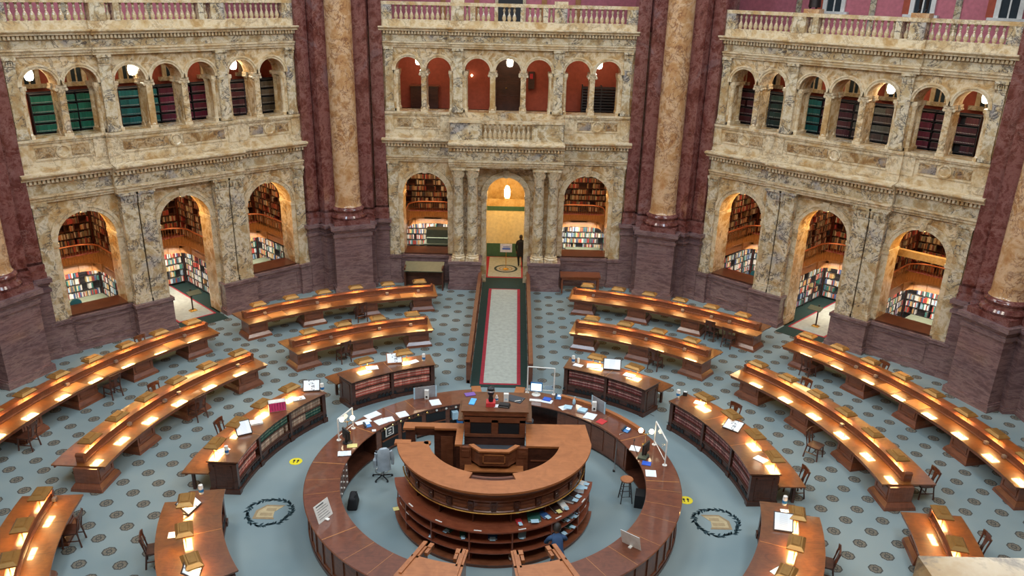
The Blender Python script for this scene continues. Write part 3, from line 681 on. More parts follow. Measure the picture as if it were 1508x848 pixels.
# gallery bookcases with the bound sets
GREEN = [(.015, .16, .09), (.018, .19, .11)]; TEALB = [(.012, .13, .12), (.015, .16, .15)]; MAR = [(.20, .02, .045), (.15, .018, .035)]; DMAR = [(.09, .02, .025), (.12, .03, .03)]
GREYB = [(.13, .12, .09), (.10, .06, .045)]; TANB = [(.24, .17, .10), (.16, .11, .06)]; DGR = [(.03, .06, .045), (.025, .045, .035)]
GAL = {-1: [('green', GREEN), ('green', GREEN), ('mixed green', TEALB), ('crimson', MAR), ('crimson', MAR), ('dark maroon', DMAR), ('tan', TANB)],
       1: [('dark brown', DMAR), ('dark green', DGR), ('bright green', TEALB), ('maroon', DMAR), ('grey', GREYB), ('maroon', MAR), ('dark maroon', DMAR)]}
GB = [-5.5, -3.88, -2.3, -.7, .7, 2.3, 3.88, 5.5]
for k in (-1, 1):
    K = KM(k)
    for i, (cn, pool) in enumerate(GAL[k]):
        lo_, hi_ = GB[i], GB[i+1]; wd = hi_-lo_
        if k < 0: x_ = lo_+.9
        else: x_ = lo_-.9
        T = K @ Matrix.Translation((x_, 1.45, 7.9))
        g = thing('gallery_bookcase', 'gallery bookcase of %s sets behind the %s arch of the %s arcade' % (cn, ORD[i], NAMEK[k]), 'bookcase', T, 'gallery bookcases')
        shelf_case(ID, wd, .12, 1.87, .35, parent=g, name='shelves', mat='iron', uprights=.7)
        book_rows(T, wd, [.12+.35*j for j in range(5)], pool if i != 5 or k < 0 else MAR, rng, .25, .28, .97, (.04, .06), 12)
me = bpy.data.meshes.new('book'); me.from_pydata(BK['v'], [], BK['f']); me.materials.append(M['books']); setcol(me, BK['c'])
o = put('books', me); tag(o, 'thousands of shelved books crowding the alcoves and galleries behind the arches', 'books', kind='stuff')

# far gallery furniture
g = thing('gallery_door', 'dark panelled double door in the red wall of the far upper gallery', 'door', K0 @ Matrix.Translation((0, 4.58, 7.9)))
mb = MB().box(-.6, .6, -.06, 0, 0, 2.35); obj('door_panel', mb, 'wood_dark', g)
mb = MB()
for x in (-.3, .3):
    for z in (.25, .95, 1.65): mb.box(x-.2, x+.2, -.09, -.06, z, z+.5)
obj('raised_panels', mb, 'wood_dark', g); obj('door_frame', MB().box(-.78, -.6, -.1, 0, 0, 2.5).box(.6, .78, -.1, 0, 0, 2.5).box(-.78, .78, -.1, 0, 2.35, 2.52), 'wood_dark', g)
obj('door_knob', MB().lathe([(0, 0), (.05, .03), (0, .08)], 10, Matrix.Translation((-.12, -.08, 1.1)) @ Matrix.Rotation(pi/2, 4, 'X')), 'brass', g)
g = thing('fire_cabinet', 'dark wall cabinet with a red box beside the far gallery door', 'cabinet', K0 @ Matrix.Translation((1.15, 4.58, 9.0)))
obj('case', MB().box(-.16, .16, -.15, 0, 0, .85), 'wood_dark', g); obj('red_box', MB().box(-.08, .08, -.18, -.15, .5, .75), 'red_cover', g)
g = thing('storage_rack', 'dark slatted storage rack at the right end of the far gallery', 'rack', K0 @ Matrix.Translation((4.7, 4.0, 7.9)))
mb = MB()
for i in range(9): mb.box(-.95, .95, -.25, .25, .12+i*.14, .2+i*.14)
obj('slats', mb, 'iron', g); obj('posts', MB().box(-.98, -.93, -.28, .28, 0, 1.42).box(.93, .98, -.28, .28, 0, 1.42).box(-.03, .03, -.28, .28, 0, 1.4), 'iron', g)
g = thing('sideboard', 'dark wooden sideboard against the red wall at the left of the far gallery', 'cabinet', K0 @ Matrix.Translation((-4.3, 4.2, 7.9)))
obj('body', MB().box(-.7, .7, -.25, .3, .1, 1.15), 'wood_dark', g); obj('top', MB().box(-.76, .76, -.3, .34, 1.15, 1.2), 'wood_mid', g); obj('plinth', MB().box(-.66, .66, -.2, .28, 0, .1), 'wood_dark', g)
g = thing('wall_lamp', 'small lit brass wall lamp in the far upper gallery left of the door', 'lamp', K0 @ Matrix.Translation((-1.9, 4.55, 9.6)))
obj('bulb', MB().lathe([(0, -.07), (.07, 0), (0, .08)], 10, Matrix.Translation((0, -.12, 0))), 'bulb', g); obj('bracket', MB().tube([(0, 0, -.1), (0, -.12, -.06)], .02, 6), 'brass', g)

# corridor behind the far central arch
cw = obj('wall_corridor', MB().box(-1.35, -1.2, .95, 5.6, 0, 5.7).box(1.2, 1.35, .95, 5.6, 0, 5.7).box(-1.35, 1.35, 5.0, 5.15, 2.2, 5.7).box(-1.35, 1.35, .95, 5.2, 5.6, 5.7), 'warm_lit', None, K0); cw['kind'] = 'structure'
mb = MB()
for i in range(12):
    a, b_ = pi*i/12, pi*(i+1)/12
    P = [(r*cos(t), 4.1+r*.75*sin(t)) for t in (a, b_) for r in (.78, .86)]
    vs = [(x, d, z) for d in (4.94, 5.0) for x, z in P]; mb.add(vs, [(0, 1, 3, 2), (4, 6, 7, 5), (1, 5, 7, 3), (0, 2, 6, 4)])
mb.box(-1.2, -.78, 4.94, 5.0, 4.06, 4.13).box(.78, 1.2, 4.94, 5.0, 4.06, 4.13)
obj('arch_line', mb, 'leather', cw)
g = thing('screen_partition', 'tall cream partition with green base and green top band closing the lit corridor', 'partition', K0 @ Matrix.Translation((0, 4.2, 0)))
obj('base_panel', MB().box(-1.2, 1.2, 0, .06, 0, .78), 'green_screen', g); obj('panel', MB().box(-1.2, 1.2, .0, .06, .78, 2.62), 'offwhite', g)
obj('top_band', MB().box(-1.2, 1.2, -.01, .07, 2.62, 2.86), 'green_screen', g); obj('glass_strip', MB().box(-1.2, 1.2, .01, .05, 2.86, 3.25), 'warm_lit', g)
g = thing('corridor_carpet', 'tan carpet with wide crimson border on the floor of the lit corridor', 'carpet', K0)
obj('border', MB().box(-1.15, 1.15, .72, 4.2, .003, .012), 'crimson', g); obj('field', MB().box(-.86, .86, .86, 4.1, .012, .02), 'grey_carpet', g)
warm_area('corridor_light', K0 @ Matrix.Translation((0, 2.2, 5.3)), 1.5, 2.4, 130, (1, .74, .36))
g = thing('hanging_lantern', 'bright white glass lantern hanging in the central arch', 'lamp', K0 @ Matrix.Translation((.05, 2.0, 4.2)) @ Matrix.Diagonal((.78, .78, .85, 1)))
obj('glass', MB().lathe([(.08, -.38), (.17, -.32), (.19, -.05), (.2, .1), (.14, .2), (.12, .3), (.05, .36)], 14), 'globe', g, smooth=True)
obj('chain', MB().tube([(0, 0, .36), (0, 0, 1.38)], .018, 6), 'brass', g); obj('cap', MB().lathe([(.2, -.42), (.2, -.38), (.1, -.36)], 12), 'brass', g)
g = thing('floor_seal', 'round wreath-edged seal woven into the corridor carpet beneath the sign post', 'carpet emblem', K0 @ Matrix.Translation((.05, 2.15, .021)))
obj('ring', MB().ring(.5, .62, 0, .004, 0, 360, 10), 'leaf', g); obj('inner_ring', MB().ring(.3, .36, 0, .004, 0, 360, 10), 'tan', g)
g = thing('sign_stand', 'white and blue notice on a thin brass pole standing on the corridor seal', 'sign', K0 @ Matrix.Translation((.05, 2.05, .02)))
obj('base', MB().lathe([(.17, 0), (.17, .03), (.04, .08), (0, .08)], 16), 'brass', g); obj('pole', MB().tube([(0, 0, .05), (0, 0, 1.15)], .018, 6), 'brass', g)
obj('board', MB().box(-.31, .31, -.03, 0, .95, 1.4), 'white', g); obj('lettering_band', MB().box(-.2, .22, -.036, -.03, 1.1, 1.17).box(-.17, .19, -.036, -.03, 1.22, 1.25), 'blue', g)

# ------------------------------------------------------------------ carpets and low walls of the central aisle
g = thing('runner_carpet', 'long pale grey runner with crimson line and dark green border down the central aisle', 'carpet')
obj('border', MB().box(-1.08, 1.08, 7.4, 19.7, .002, .012), 'green_cloth', g)
obj('line', MB().box(-.74, .80, 7.62, 18.05, .012, .018), 'crimson', g); obj('field', MB().box(-.60, .66, 7.72, 17.95, .018, .024), 'grey_carpet', g)
for sx, nm in ((-1, 'left'), (1, 'right')):
    g = thing('aisle_screen', 'low panelled mahogany wall along the %s edge of the central runner' % nm, 'partition', Matrix.Translation((sx*1.17, 0, 0)))
    obj('panel', MB().box(-.045, .045, 7.7, 18.1, 0, .84), 'wood_mid', g); obj('cap', MB().box(-.08, .08, 7.65, 18.15, .84, .90), 'wood_mid', g)
    obj('plinth', MB().box(-.075, .075, 7.7, 18.1, 0, .14), 'wood_mid', g)
    for i in range(10):
        y = 7.75+i*1.13; obj('post', MB().box(-.075, .075, y-.07, y+.07, .14, .84), 'wood_mid', g)
g = thing('floor_sticker', 'round yellow footprint sticker on the carpet left of the ring counter', 'sticker', XM(-6.23, 2.03, .002))
obj('disc', MB().lathe([(0, .004), (.2, .004), (.2, 0)], 28), 'yellow', g)
def feet():
    mb = MB()
    for q in (-1, 1): mb.lathe([(0, .003), (.035, .003), (.035, 0)], 12, Matrix.Translation((q*.06, .035, .004)) @ Matrix.Diagonal((1, 1.7, 1, 1))); mb.lathe([(0, .003), (.025, .003), (.025, 0)], 10, Matrix.Translation((q*.055, -.06, .004)))
    return mb
obj('footprints', feet(), 'black', g)
g = thing('floor_sticker', 'round yellow footprint sticker half hidden beside the right rim of the ring counter', 'sticker', XM(5.66, .42, .002))
obj('disc', MB().lathe([(0, .004), (.2, .004), (.2, 0)], 28), 'yellow', g); obj('footprints', feet(), 'black', g)
for sx, nm in ((-1, 'left'), (1, 'right')):
    g = thing('floor_emblem', 'dark wreath around a tan open book woven into the carpet %s of the ring counter' % nm, 'carpet emblem', XM(sx*6.32, -.62, .002))
    mb = MB(); rr = random.Random(5)
    mb.ring(.615, .63, 0, .003, 0, 360, 6)
    for i in range(96):
        a = 2*pi*i/96; r = .62+rr.uniform(-.01, .01); t = a+pi/2+rr.choice((-1, 1))*rr.uniform(.5, .9)
        mb.prism([(0, -.016), (.06, -.032), (.135, 0), (.06, .032), (0, .016)], .001, .005, Matrix.Translation((r*cos(a), r*sin(a), 0)) @ Matrix.Rotation(t if i % 2 else t+.2, 4, 'Z'))
    obj('wreath', mb, 'leaf', g)
    q = -sx
    obj('book_cover', MB().prism([(q*.38, .34), (-q*.15, .34), (-q*.38, .06), (-q*.38, -.33), (q*.22, -.33), (q*.22, -.27), (q*.12, -.22), (q*.16, .06)], .001, .004), 'tan', g)
    obj('book_pages', MB().prism([(q*.34, .27), (-q*.13, .27), (-q*.30, .03), (-q*.30, -.25), (q*.18, -.25), (q*.15, .02)], .004, .006), 'sand', g)
    mb = MB()
    for j in range(4): mb.box(min(-q*.1, q*.18), max(-q*.1, q*.18), .06+.035*j, .078+.035*j, .006, .008)
    for j in range(4): mb.box(min(-q*.22, q*.12), max(-q*.22, q*.12), -.17+.035*j, -.152+.035*j, .006, .008)
    obj('text_lines', mb, 'tan', g)

# ------------------------------------------------------------------ reading desks
def lamp_proto():
    t = thing('desk_lamp', 'x', 'lamp', Matrix.Translation((0, 0, 0)), 'bronze reading lamps')
    mb = MB().taper(.62, .42, .62, .42, 1.195, 1.232).taper(.62, .42, .46, .28, 1.232, 1.302).taper(.38, .2, .36, .18, 1.302, 1.32)
    obj('shade', mb, 'shade', t)
    obj('light_panel', MB().box(-.24, .24, -.14, .14, 1.183, 1.194), 'lampglow', t)
    for q in (-1, 1): obj('post', MB().box(q*.13-.012, q*.13+.012, -.012, .012, .98, 1.2), 'brass', t)
    return t
LP = lamp_proto(); used_lamp = []
def place_lamp(r, th, label, dz=0):
    Mx = PM(r, th, dz)
    if not used_lamp: used_lamp.append(1); LP.matrix_world = Mx; LP['label'] = label; return LP
    return dup(LP, Mx, label)

def reading_desk(nm, label, rf, rp, rr, a0, a1, lamps, peds, boxes=(), pads=()):
    d = thing('reading_desk', label, 'desk', None, 'curved double-sided reading desks')
    sg = 1 if a1 > a0 else -1; am = (a0+a1)/2
    obj('desktop', MB().ring(rf, rr, .725, .765, a0, a1, 1), 'desk', d)
    obj('apron', MB().ring(rf+.04, rf+.08, .64, .725, a0+.2*sg, a1-.2*sg, 1).ring(rr-.08, rr-.04, .64, .725, a0+.2*sg, a1-.2*sg, 1), 'wood_mid', d)
    e = .85*sg*12/rf
    prof = [(rp-.14, .765), (rp-.14, .79), (rp-.075, .80), (rp-.065, .95), (rp-.10, .975), (rp-.10, 1.0), (rp+.10, 1.0), (rp+.10, .975), (rp+.065, .95), (rp+.075, .80), (rp+.14, .79), (rp+.14, .765)]
    obj('divider', MB().sweep(prof, a0+e, a1-e, 1), 'wood_mid', d)
    for a in (a0+e, a1-e):
        obj('scroll_end', MB().box(-.05, .05, -.12, .12, .765, .98).lathe([(0, -.12), (.07, -.12), (.07, .12), (0, .12)], 12, Matrix.Translation((0, 0, 1.0)) @ Matrix.Rotation(pi/2, 4, 'X')), 'wood_mid', d, PM(rp, a))
    def pedm():
        mb = MB().taper(.84, .72, .84, .72, .22, .72).taper(1.08, .96, 1.04, .92, 0, .1).taper(1.04, .92, .88, .76, .1, .22)
        for q in (-1, 1):
            mb.box(-.32, .32, q*.36-.02, q*.36+.02, .3, .34).box(-.32, .32, q*.36-.02, q*.36+.02, .62, .66).box(-.34, -.3, q*.36-.02, q*.36+.02, .3, .66).box(.3, .34, q*.36-.02, q*.36+.02, .3, .66)
        return mb.mesh('pedestal', 'wood_mid')
    for a in peds: put('pedestal', shared('deskped', pedm), d, PM(rp-.24, a))
    for i in range(len(lamps)-1):
        a = (lamps[i]+lamps[i+1])/2
        obj('seam', MB().box(-.006, .006, rf-rp+.02, -.15, .765, .767), 'wood_dark', d, PM(rp, a))
    for a in boxes: obj('outlet_box', MB().box(-.06, .06, -.05, .05, .79, .88), 'steel', d, PM(rp-.17, a))
    for a in pads: obj('writing_board', MB().box(-.34, .34, -.28, .28, .765, .772), 'balcony', d, PM(rf+.36, a))
    return d
def lampline(r, angs, where, names=None):
    n = len(angs)
    for i, a in enumerate(angs):
        place_lamp(r, a, 'bronze lamp, %s from %s' % (ORD[i], where))
RP1, RP2 = 15.95, 12.06
def arc(a, s, n): return [a+s*i for i in range(n)]
D = [  # name, label, row, a0, a1, lamps, pedestals, lamp wording, boxes, pads
 ('C1', 'outer curved reading desk between the central runner and the left pier, nearest the far wall', 1, -43.2, -11.3, arc(-14.0, -5.24, 6), arc(-13.8, -9.2, 4), 'the runner on the outer desk left of the central aisle', (-39.5, -31, -19.5, -14.3), (-16.2, -38)),
 ('C2', 'inner curved reading desk left of the central runner, with four lamps', 2, -42.9, -14.3, arc(-17.9, -6.87, 4), (-40.4, -28.8, -17.2), 'the runner on the inner desk left of the central aisle', (-39, -34.5, -24.7, -18.4), ()),
 ('R1', 'outer curved reading desk between the central runner and the right pier, nearest the far wall', 1, 43.2, 11.3, arc(14.1, 5.13, 6), arc(13.8, 9.2, 4), 'the runner on the outer desk right of the central aisle', (15.2, 30.2, 35, 38), (12.9, 42.3)),
 ('R2', 'inner curved reading desk right of the central runner, with four lamps', 2, 42.9, 14.3, arc(18.1, 6.75, 4), (17.2, 28.8, 40.4), 'the runner on the inner desk right of the central aisle', (23, 29.5, 37.5), ()),
 ('L1', 'longest outer curved reading desk at the far left, under the left wall', 1, -88.8, -48, arc(-50.6, -5.08, 8), arc(-51.3, -8.9, 5), 'the aisle end of the outer desk along the left wall', (-52.3, -63, -70.5), (-54.6, -65.3, -70.5)),
 ('L2', 'inner curved reading desk at the left, between the outer desk and the bookcase desk', 2, -88.4, -49.4, arc(-52.6, -6.42, 6), (-53, -64.6, -76.3, -86.8), 'the aisle end of the inner desk along the left side', (-53.5, -66, -69, -77), ()),
 ('Q1', 'longest outer curved reading desk at the far right, under the right wall', 1, 88.8, 48, arc(50.3, 5.04, 8), arc(51.3, 8.9, 5), 'the aisle end of the outer desk along the right wall', (58.8, 62, 80, 83), (54.2, 65, 69.8)),
 ('Q2', 'inner curved reading desk at the right, between the outer desk and the bookcase desk', 2, 88.3, 49.1, arc(52.2, 6.42, 6), (53, 64.6, 76.3, 86.8), 'the aisle end of the inner desk along the right side', (72,), ()),
 ('LL', 'short visible end of a reading desk in the bottom left corner of the room', 2, -120, -95.4, arc(-98.3, -6.5, 3), (-99, -110), 'the far end of the desk in the bottom left corner', (-96.8,), ()),
 ('LR', 'short visible end of a reading desk in the bottom right corner of the room', 2, 120, 95.1, arc(97.9, 6.4, 3), (99, 110), 'the far end of the desk in the bottom right corner', (), ()),
]
for nm, label, row, a0, a1, lamps, peds, where, boxes, pads in D:
    rp = RP1 if row == 1 else RP2
    reading_desk(nm, label, rp-.8, rp, rp+.8, a0, a1, lamps, peds, boxes, pads); lampline(rp, lamps, where)

# ------------------------------------------------------------------ bookcase desks round the ring
WH = {'C': 'left of the central aisle', 'R': 'right of the central aisle', 'L': 'on the left side', 'Q': 'on the right side', 'BL': 'at the bottom left', 'BR': 'at the bottom right'}
vol_meshes = {}
def volm(kind, h):
    return shared('vol'+kind+str(h), lambda: MB().box(-.049, .049, 0, .16, 0, h-.004).box(-.045, .045, .006, .155, h-.004, h).mesh('volume', M['vol_'+kind]))
RB = random.Random(11)
def bookcase_desk(key, a0, a1, bays, lamps, kinds):
    s = 1 if a1 > a0 else -1
    d = thing('bookcase_desk', 'tall curved mahogany bookcase with reading desk behind, '+WH[key], 'bookcase desk', None, 'curved bookcase desks')
    obj('top', MB().sweep([(7.36, 1.06), (7.34, 1.075), (7.34, 1.10), (8.27, 1.10), (8.27, 1.06)], a0, a1, 1), 'case_top', d)
    obj('cornice', MB().ring(7.42, 8.22, 1.0, 1.06, a0+.3*s, a1-.3*s, 1), 'wood_dark', d)
    obj('back_panel', MB().ring(7.68, 7.74, .1, 1.0, a0+.5*s, a1-.5*s, 1).ring(8.16, 8.2, .06, 1.0, a0+.5*s, a1-.5*s, 1), 'wood_dark', d)
    obj('shelves', MB().ring(7.44, 7.7, .385, .41, a0+.5*s, a1-.5*s, 1).ring(7.44, 7.7, .685, .71, a0+.5*s, a1-.5*s, 1), 'wood_dark', d)
    obj('grille_rail', MB().ring(7.44, 7.5, .12, .385, a0+.5*s, a1-.5*s, 1).ring(7.42, 7.46, .33, .37, a0+.5*s, a1-.5*s, 1), 'wood_dark', d)
    obj('plinth', MB().ring(7.4, 8.2, 0, .1, a0, a1, 1).ring(7.42, 8.2, .1, .13, a0, a1, 1), 'wood_dark', d)
    mb = MB().ring(7.42, 7.425, .14, .17, a0+1.2*s, a1-1.2*s, 1); n = int(abs(a1-a0)/1.1)
    for i in range(n):
        a = a0+(a1-a0)*(i+.5)/n
        if i % 7 in (5, 6): continue
        mb.lathe([(.045, 0), (.07, 0), (.07, .02), (.045, .02)], 8, PM(7.43, a, .225) @ Matrix.Rotation(pi/2, 4, 'X'))
    obj('carved_band', mb, 'black', d)
    step = (a1-a0)/bays
    for i in range(bays+1):
        a = a0+step*i+(.7*s if i == 0 else -.7*s if i == bays else 0)
        end = i in (0, bays)
        obj('upright', MB().box(-.07 if end else -.05, .07 if end else .05, -.06, .76 if end else .3, .1, 1.0).box(-.09, .09, -.1, .80 if end else .2, 0, .16), 'wood_dark', d, PM(7.47, a))
        if end:
            o = -1 if (i == 0) == (s > 0) else 1
            obj('end_panel', MB().box(*sorted((o*.07, o*.085)), .08, .13, .2, .95).box(*sorted((o*.07, o*.085)), .58, .63, .2, .95).box(*sorted((o*.07, o*.085)), .08, .63, .2, .25).box(*sorted((o*.07, o*.085)), .08, .63, .9, .95), 'wood_dark', d, PM(7.47, a))
    obj('table_leaf', MB().ring(8.2, 8.97, .725, .765, a0-.8*s, a1+.3*s, 1), 'desk', d)
    obj('leaf_apron', MB().ring(8.85, 8.9, .64, .725, a0-.4*s, a1, 1), 'wood_mid', d)
    for i in range(bays+1): obj('leg', MB().box(-.04, .04, -.04, .04, 0, .725), 'wood_dark', d, PM(8.8, a0+1.5*s+(a1-a0-3*s)*i/bays))
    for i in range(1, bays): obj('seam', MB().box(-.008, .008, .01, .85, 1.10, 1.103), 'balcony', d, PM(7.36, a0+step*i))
    for row, z in ((0, .712), (1, .412)) if key != 'BR' else ():
        for b_ in range(bays):
            x0 = a0+step*b_+(1.5*s if b_ == 0 else .6*s); x1 = a0+step*(b_+1)-(1.5*s if b_ == bays-1 else .6*s)
            n = int(abs(x1-x0)/(.105/7.55*180/pi)); kk = kinds[row][b_ % len(kinds[row])]
            for i in range(n):
                if RB.random() < .015: continue
                a = x0+(x1-x0)*(i+.5)/n
                kd = kk if isinstance(kk, str) else (kk[0] if i < n*.45 else kk[1])
                o = put('volume', volm(kd, .24 if RB.random() < .7 else .25), None, PM(7.47+RB.uniform(0, .012), a, z))
                cn = {'red': 'oxblood volume', 'dark': 'dark maroon volume', 'tan': 'pale tan volume', 'green': 'dark green volume'}[kd]
                tag(o, '%s, %s row of the bookcase desk %s' % (cn, ('upper', 'lower')[row], WH[key]), 'book', '%s, %s row, %s' % (cn, ('upper', 'lower')[row], WH[key]))
    n = len(lamps)
    for i, a in enumerate(lamps):
        place_lamp(8.22, a, '%s bronze lamp from the %s end of the bookcase desk %s' % (ORD[i], 'runner' if key in 'CR' else 'far', WH[key]), .12)
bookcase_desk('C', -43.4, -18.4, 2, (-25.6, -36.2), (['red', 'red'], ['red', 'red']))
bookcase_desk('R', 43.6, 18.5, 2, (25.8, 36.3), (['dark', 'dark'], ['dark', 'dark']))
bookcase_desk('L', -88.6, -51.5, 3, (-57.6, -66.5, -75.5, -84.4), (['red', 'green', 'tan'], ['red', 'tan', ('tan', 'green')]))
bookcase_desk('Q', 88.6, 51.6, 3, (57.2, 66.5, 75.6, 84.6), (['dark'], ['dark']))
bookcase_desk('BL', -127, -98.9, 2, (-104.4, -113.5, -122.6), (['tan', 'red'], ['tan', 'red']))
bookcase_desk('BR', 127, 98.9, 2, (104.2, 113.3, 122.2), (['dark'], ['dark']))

# ------------------------------------------------------------------ chairs
def chair_proto():
    t = thing('wooden_chair', 'x', 'chair', None, 'wooden reading-room chairs')
    obj('seat', MB().prism([(-.22, -.2), (-.24, .1), (-.21, .22), (.21, .22), (.24, .1), (.22, -.2)], .42, .46), 'wood_dark', t)
    for x, y, x2, y2 in ((-.19, .18, -.21, .21), (.19, .18, .21, .21)): obj('leg', MB().tube([(x2, y2, 0), (x, y, .43)], .025, 6), 'wood_dark', t)
    for q in (-1, 1): obj('rear_leg', MB().tube([(q*.21, -.25, 0), (q*.19, -.19, .43), (q*.2, -.24, .7), (q*.21, -.29, .92)], .025, 6), 'wood_dark', t)
    obj('stretchers', MB().tube([(-.2, .2, .2), (-.2, -.22, .2)], .016, 6).tube([(.2, .2, .2), (.2, -.22, .2)], .016, 6).tube([(-.2, 0, .2), (.2, 0, .2)], .016, 6), 'wood_dark', t)
    obj('top_rail', MB().prism([(-.23, -.27), (-.12, -.31), (.12, -.31), (.23, -.27), (.23, -.245), (.12, -.285), (-.12, -.285), (-.23, -.245)], .80, .94), 'wood_dark', t)
    mb = MB(); mb.add([(-.09, -.285, .82), (.09, -.285, .82), (.055, -.235, .62), (-.055, -.235, .62), (.07, -.2, .46), (-.07, -.2, .46)], [(0, 1, 2, 3), (3, 2, 4, 5)])
    o = obj('back_splat', mb, 'wood_dark', t); sd = o.modifiers.new('s', 'SOLIDIFY'); sd.thickness = .015; sd.offset = 0
    return t
CP = chair_proto(); cused = []
for r, th, face, label in [
    (15.00, -66.4, 4, 'dark wooden chair at the left outer desk, pushed in below the fourth lamp'),
    (15.00, -80.5, -5, 'dark wooden chair at the left outer desk, cut by the left picture edge'),
    (11.20, -65.8, 5, 'dark wooden chair on the near side of the left inner desk'),
    (15.00, -24.6, 0, 'dark wooden chair at the outer desk left of the runner'),
    (11.25, -33.4, -6, 'dark wooden chair at the inner desk left of the runner'),
    (11.20, 33.2, 5, 'dark wooden chair at the inner desk right of the runner'),
    (15.10, 39.3, 0, 'dark wooden chair at the right end of the outer desk right of the runner'),
    (15.35, 36.0, 4, 'dark wooden chair tucked under the outer desk right of the runner'),
    (15.05, 53.2, 4, 'dark wooden chair by the aisle end of the right outer desk'),
    (10.70, 73.7, 60, 'dark wooden chair pulled out and turned in front of the right inner desk'),
    (9.17, 59.6, 172, 'dark wooden chair behind the right bookcase desk, near its far end'),
    (8.97, 84.8, 178, 'dark wooden chair behind the near end of the right bookcase desk'),
    (12.87, 85.8, 180, 'dark wooden chair behind the near end of the right inner desk'),
    (11.25, -101.2, 0, 'dark wooden chair at the desk in the bottom left corner'),
    (12.87, 99.5, 178, 'dark wooden chair behind the desk in the bottom right corner'),
    (9.02, 108.2, 182, 'dark wooden chair behind the bottom right bookcase desk'),
    (9.02, -108.6, 180, 'dark wooden chair behind the bottom left bookcase desk, lit orange'),
    (12.82, -66.0, 186, 'dark wooden chair behind the left inner desk'),
    (16.72, 59.9, 184, 'dark wooden chair behind the right outer desk, near the marble dado'),
    (9.07, -71.6, 174, 'dark wooden chair behind the left bookcase desk'),
    (12.87, 58.6, 176, 'dark wooden chair behind the right inner desk'),
    (12.82, -29.5, 180, 'dark wooden chair behind the inner desk left of the runner'),
    (16.67, -56.6, 182, 'dark wooden chair behind the left outer desk beside the marble pedestal')]:
    Mx = PM(r, th, 0, face)
    if not cused: cused.append(1); CP.matrix_world = Mx; CP['label'] = label
    else: dup(CP, Mx, label)

# two tables against the far wall
for x, y, nm, mt, top in ((-3.9, 18.0, 'left', 'wood_dark', 'green_metal'), (3.72, 18.0, 'right', 'wood_mid', 'wood_mid')):
    g = thing('side_table', 'dark wooden stand with a slanted top against the dado %s of the central doorway' % nm if nm == 'left' else 'brown wooden side table against the dado right of the central doorway', 'table', XM(x, y))
    if nm == 'left':
        obj('side', MB().box(-.95, -.88, -.4, .45, 0, 1.15), mt, g); obj('side', MB().box(.88, .95, -.4, .45, 0, 1.15), mt, g); obj('back_panel', MB().box(-.9, .9, .2, .25, .1, 1.1), mt, g)
        obj('top', MB().box(-.95, .95, -.45, .4, 0, .05), top, g, Matrix.Translation((0, 0, 1.08)) @ Matrix.Rotation(R(16), 4, 'X'))
    else:
        obj('top', MB().box(-.98, .98, -.4, .4, .82, .88), top, g); obj('apron', MB().box(-.9, .9, -.34, .34, .7, .82), mt, g)
        for a in (-.88, .88):
            for b_ in (-.32, .32): obj('leg', MB().box(a-.04, a+.04, b_-.04, b_+.04, 0, .7), mt, g)

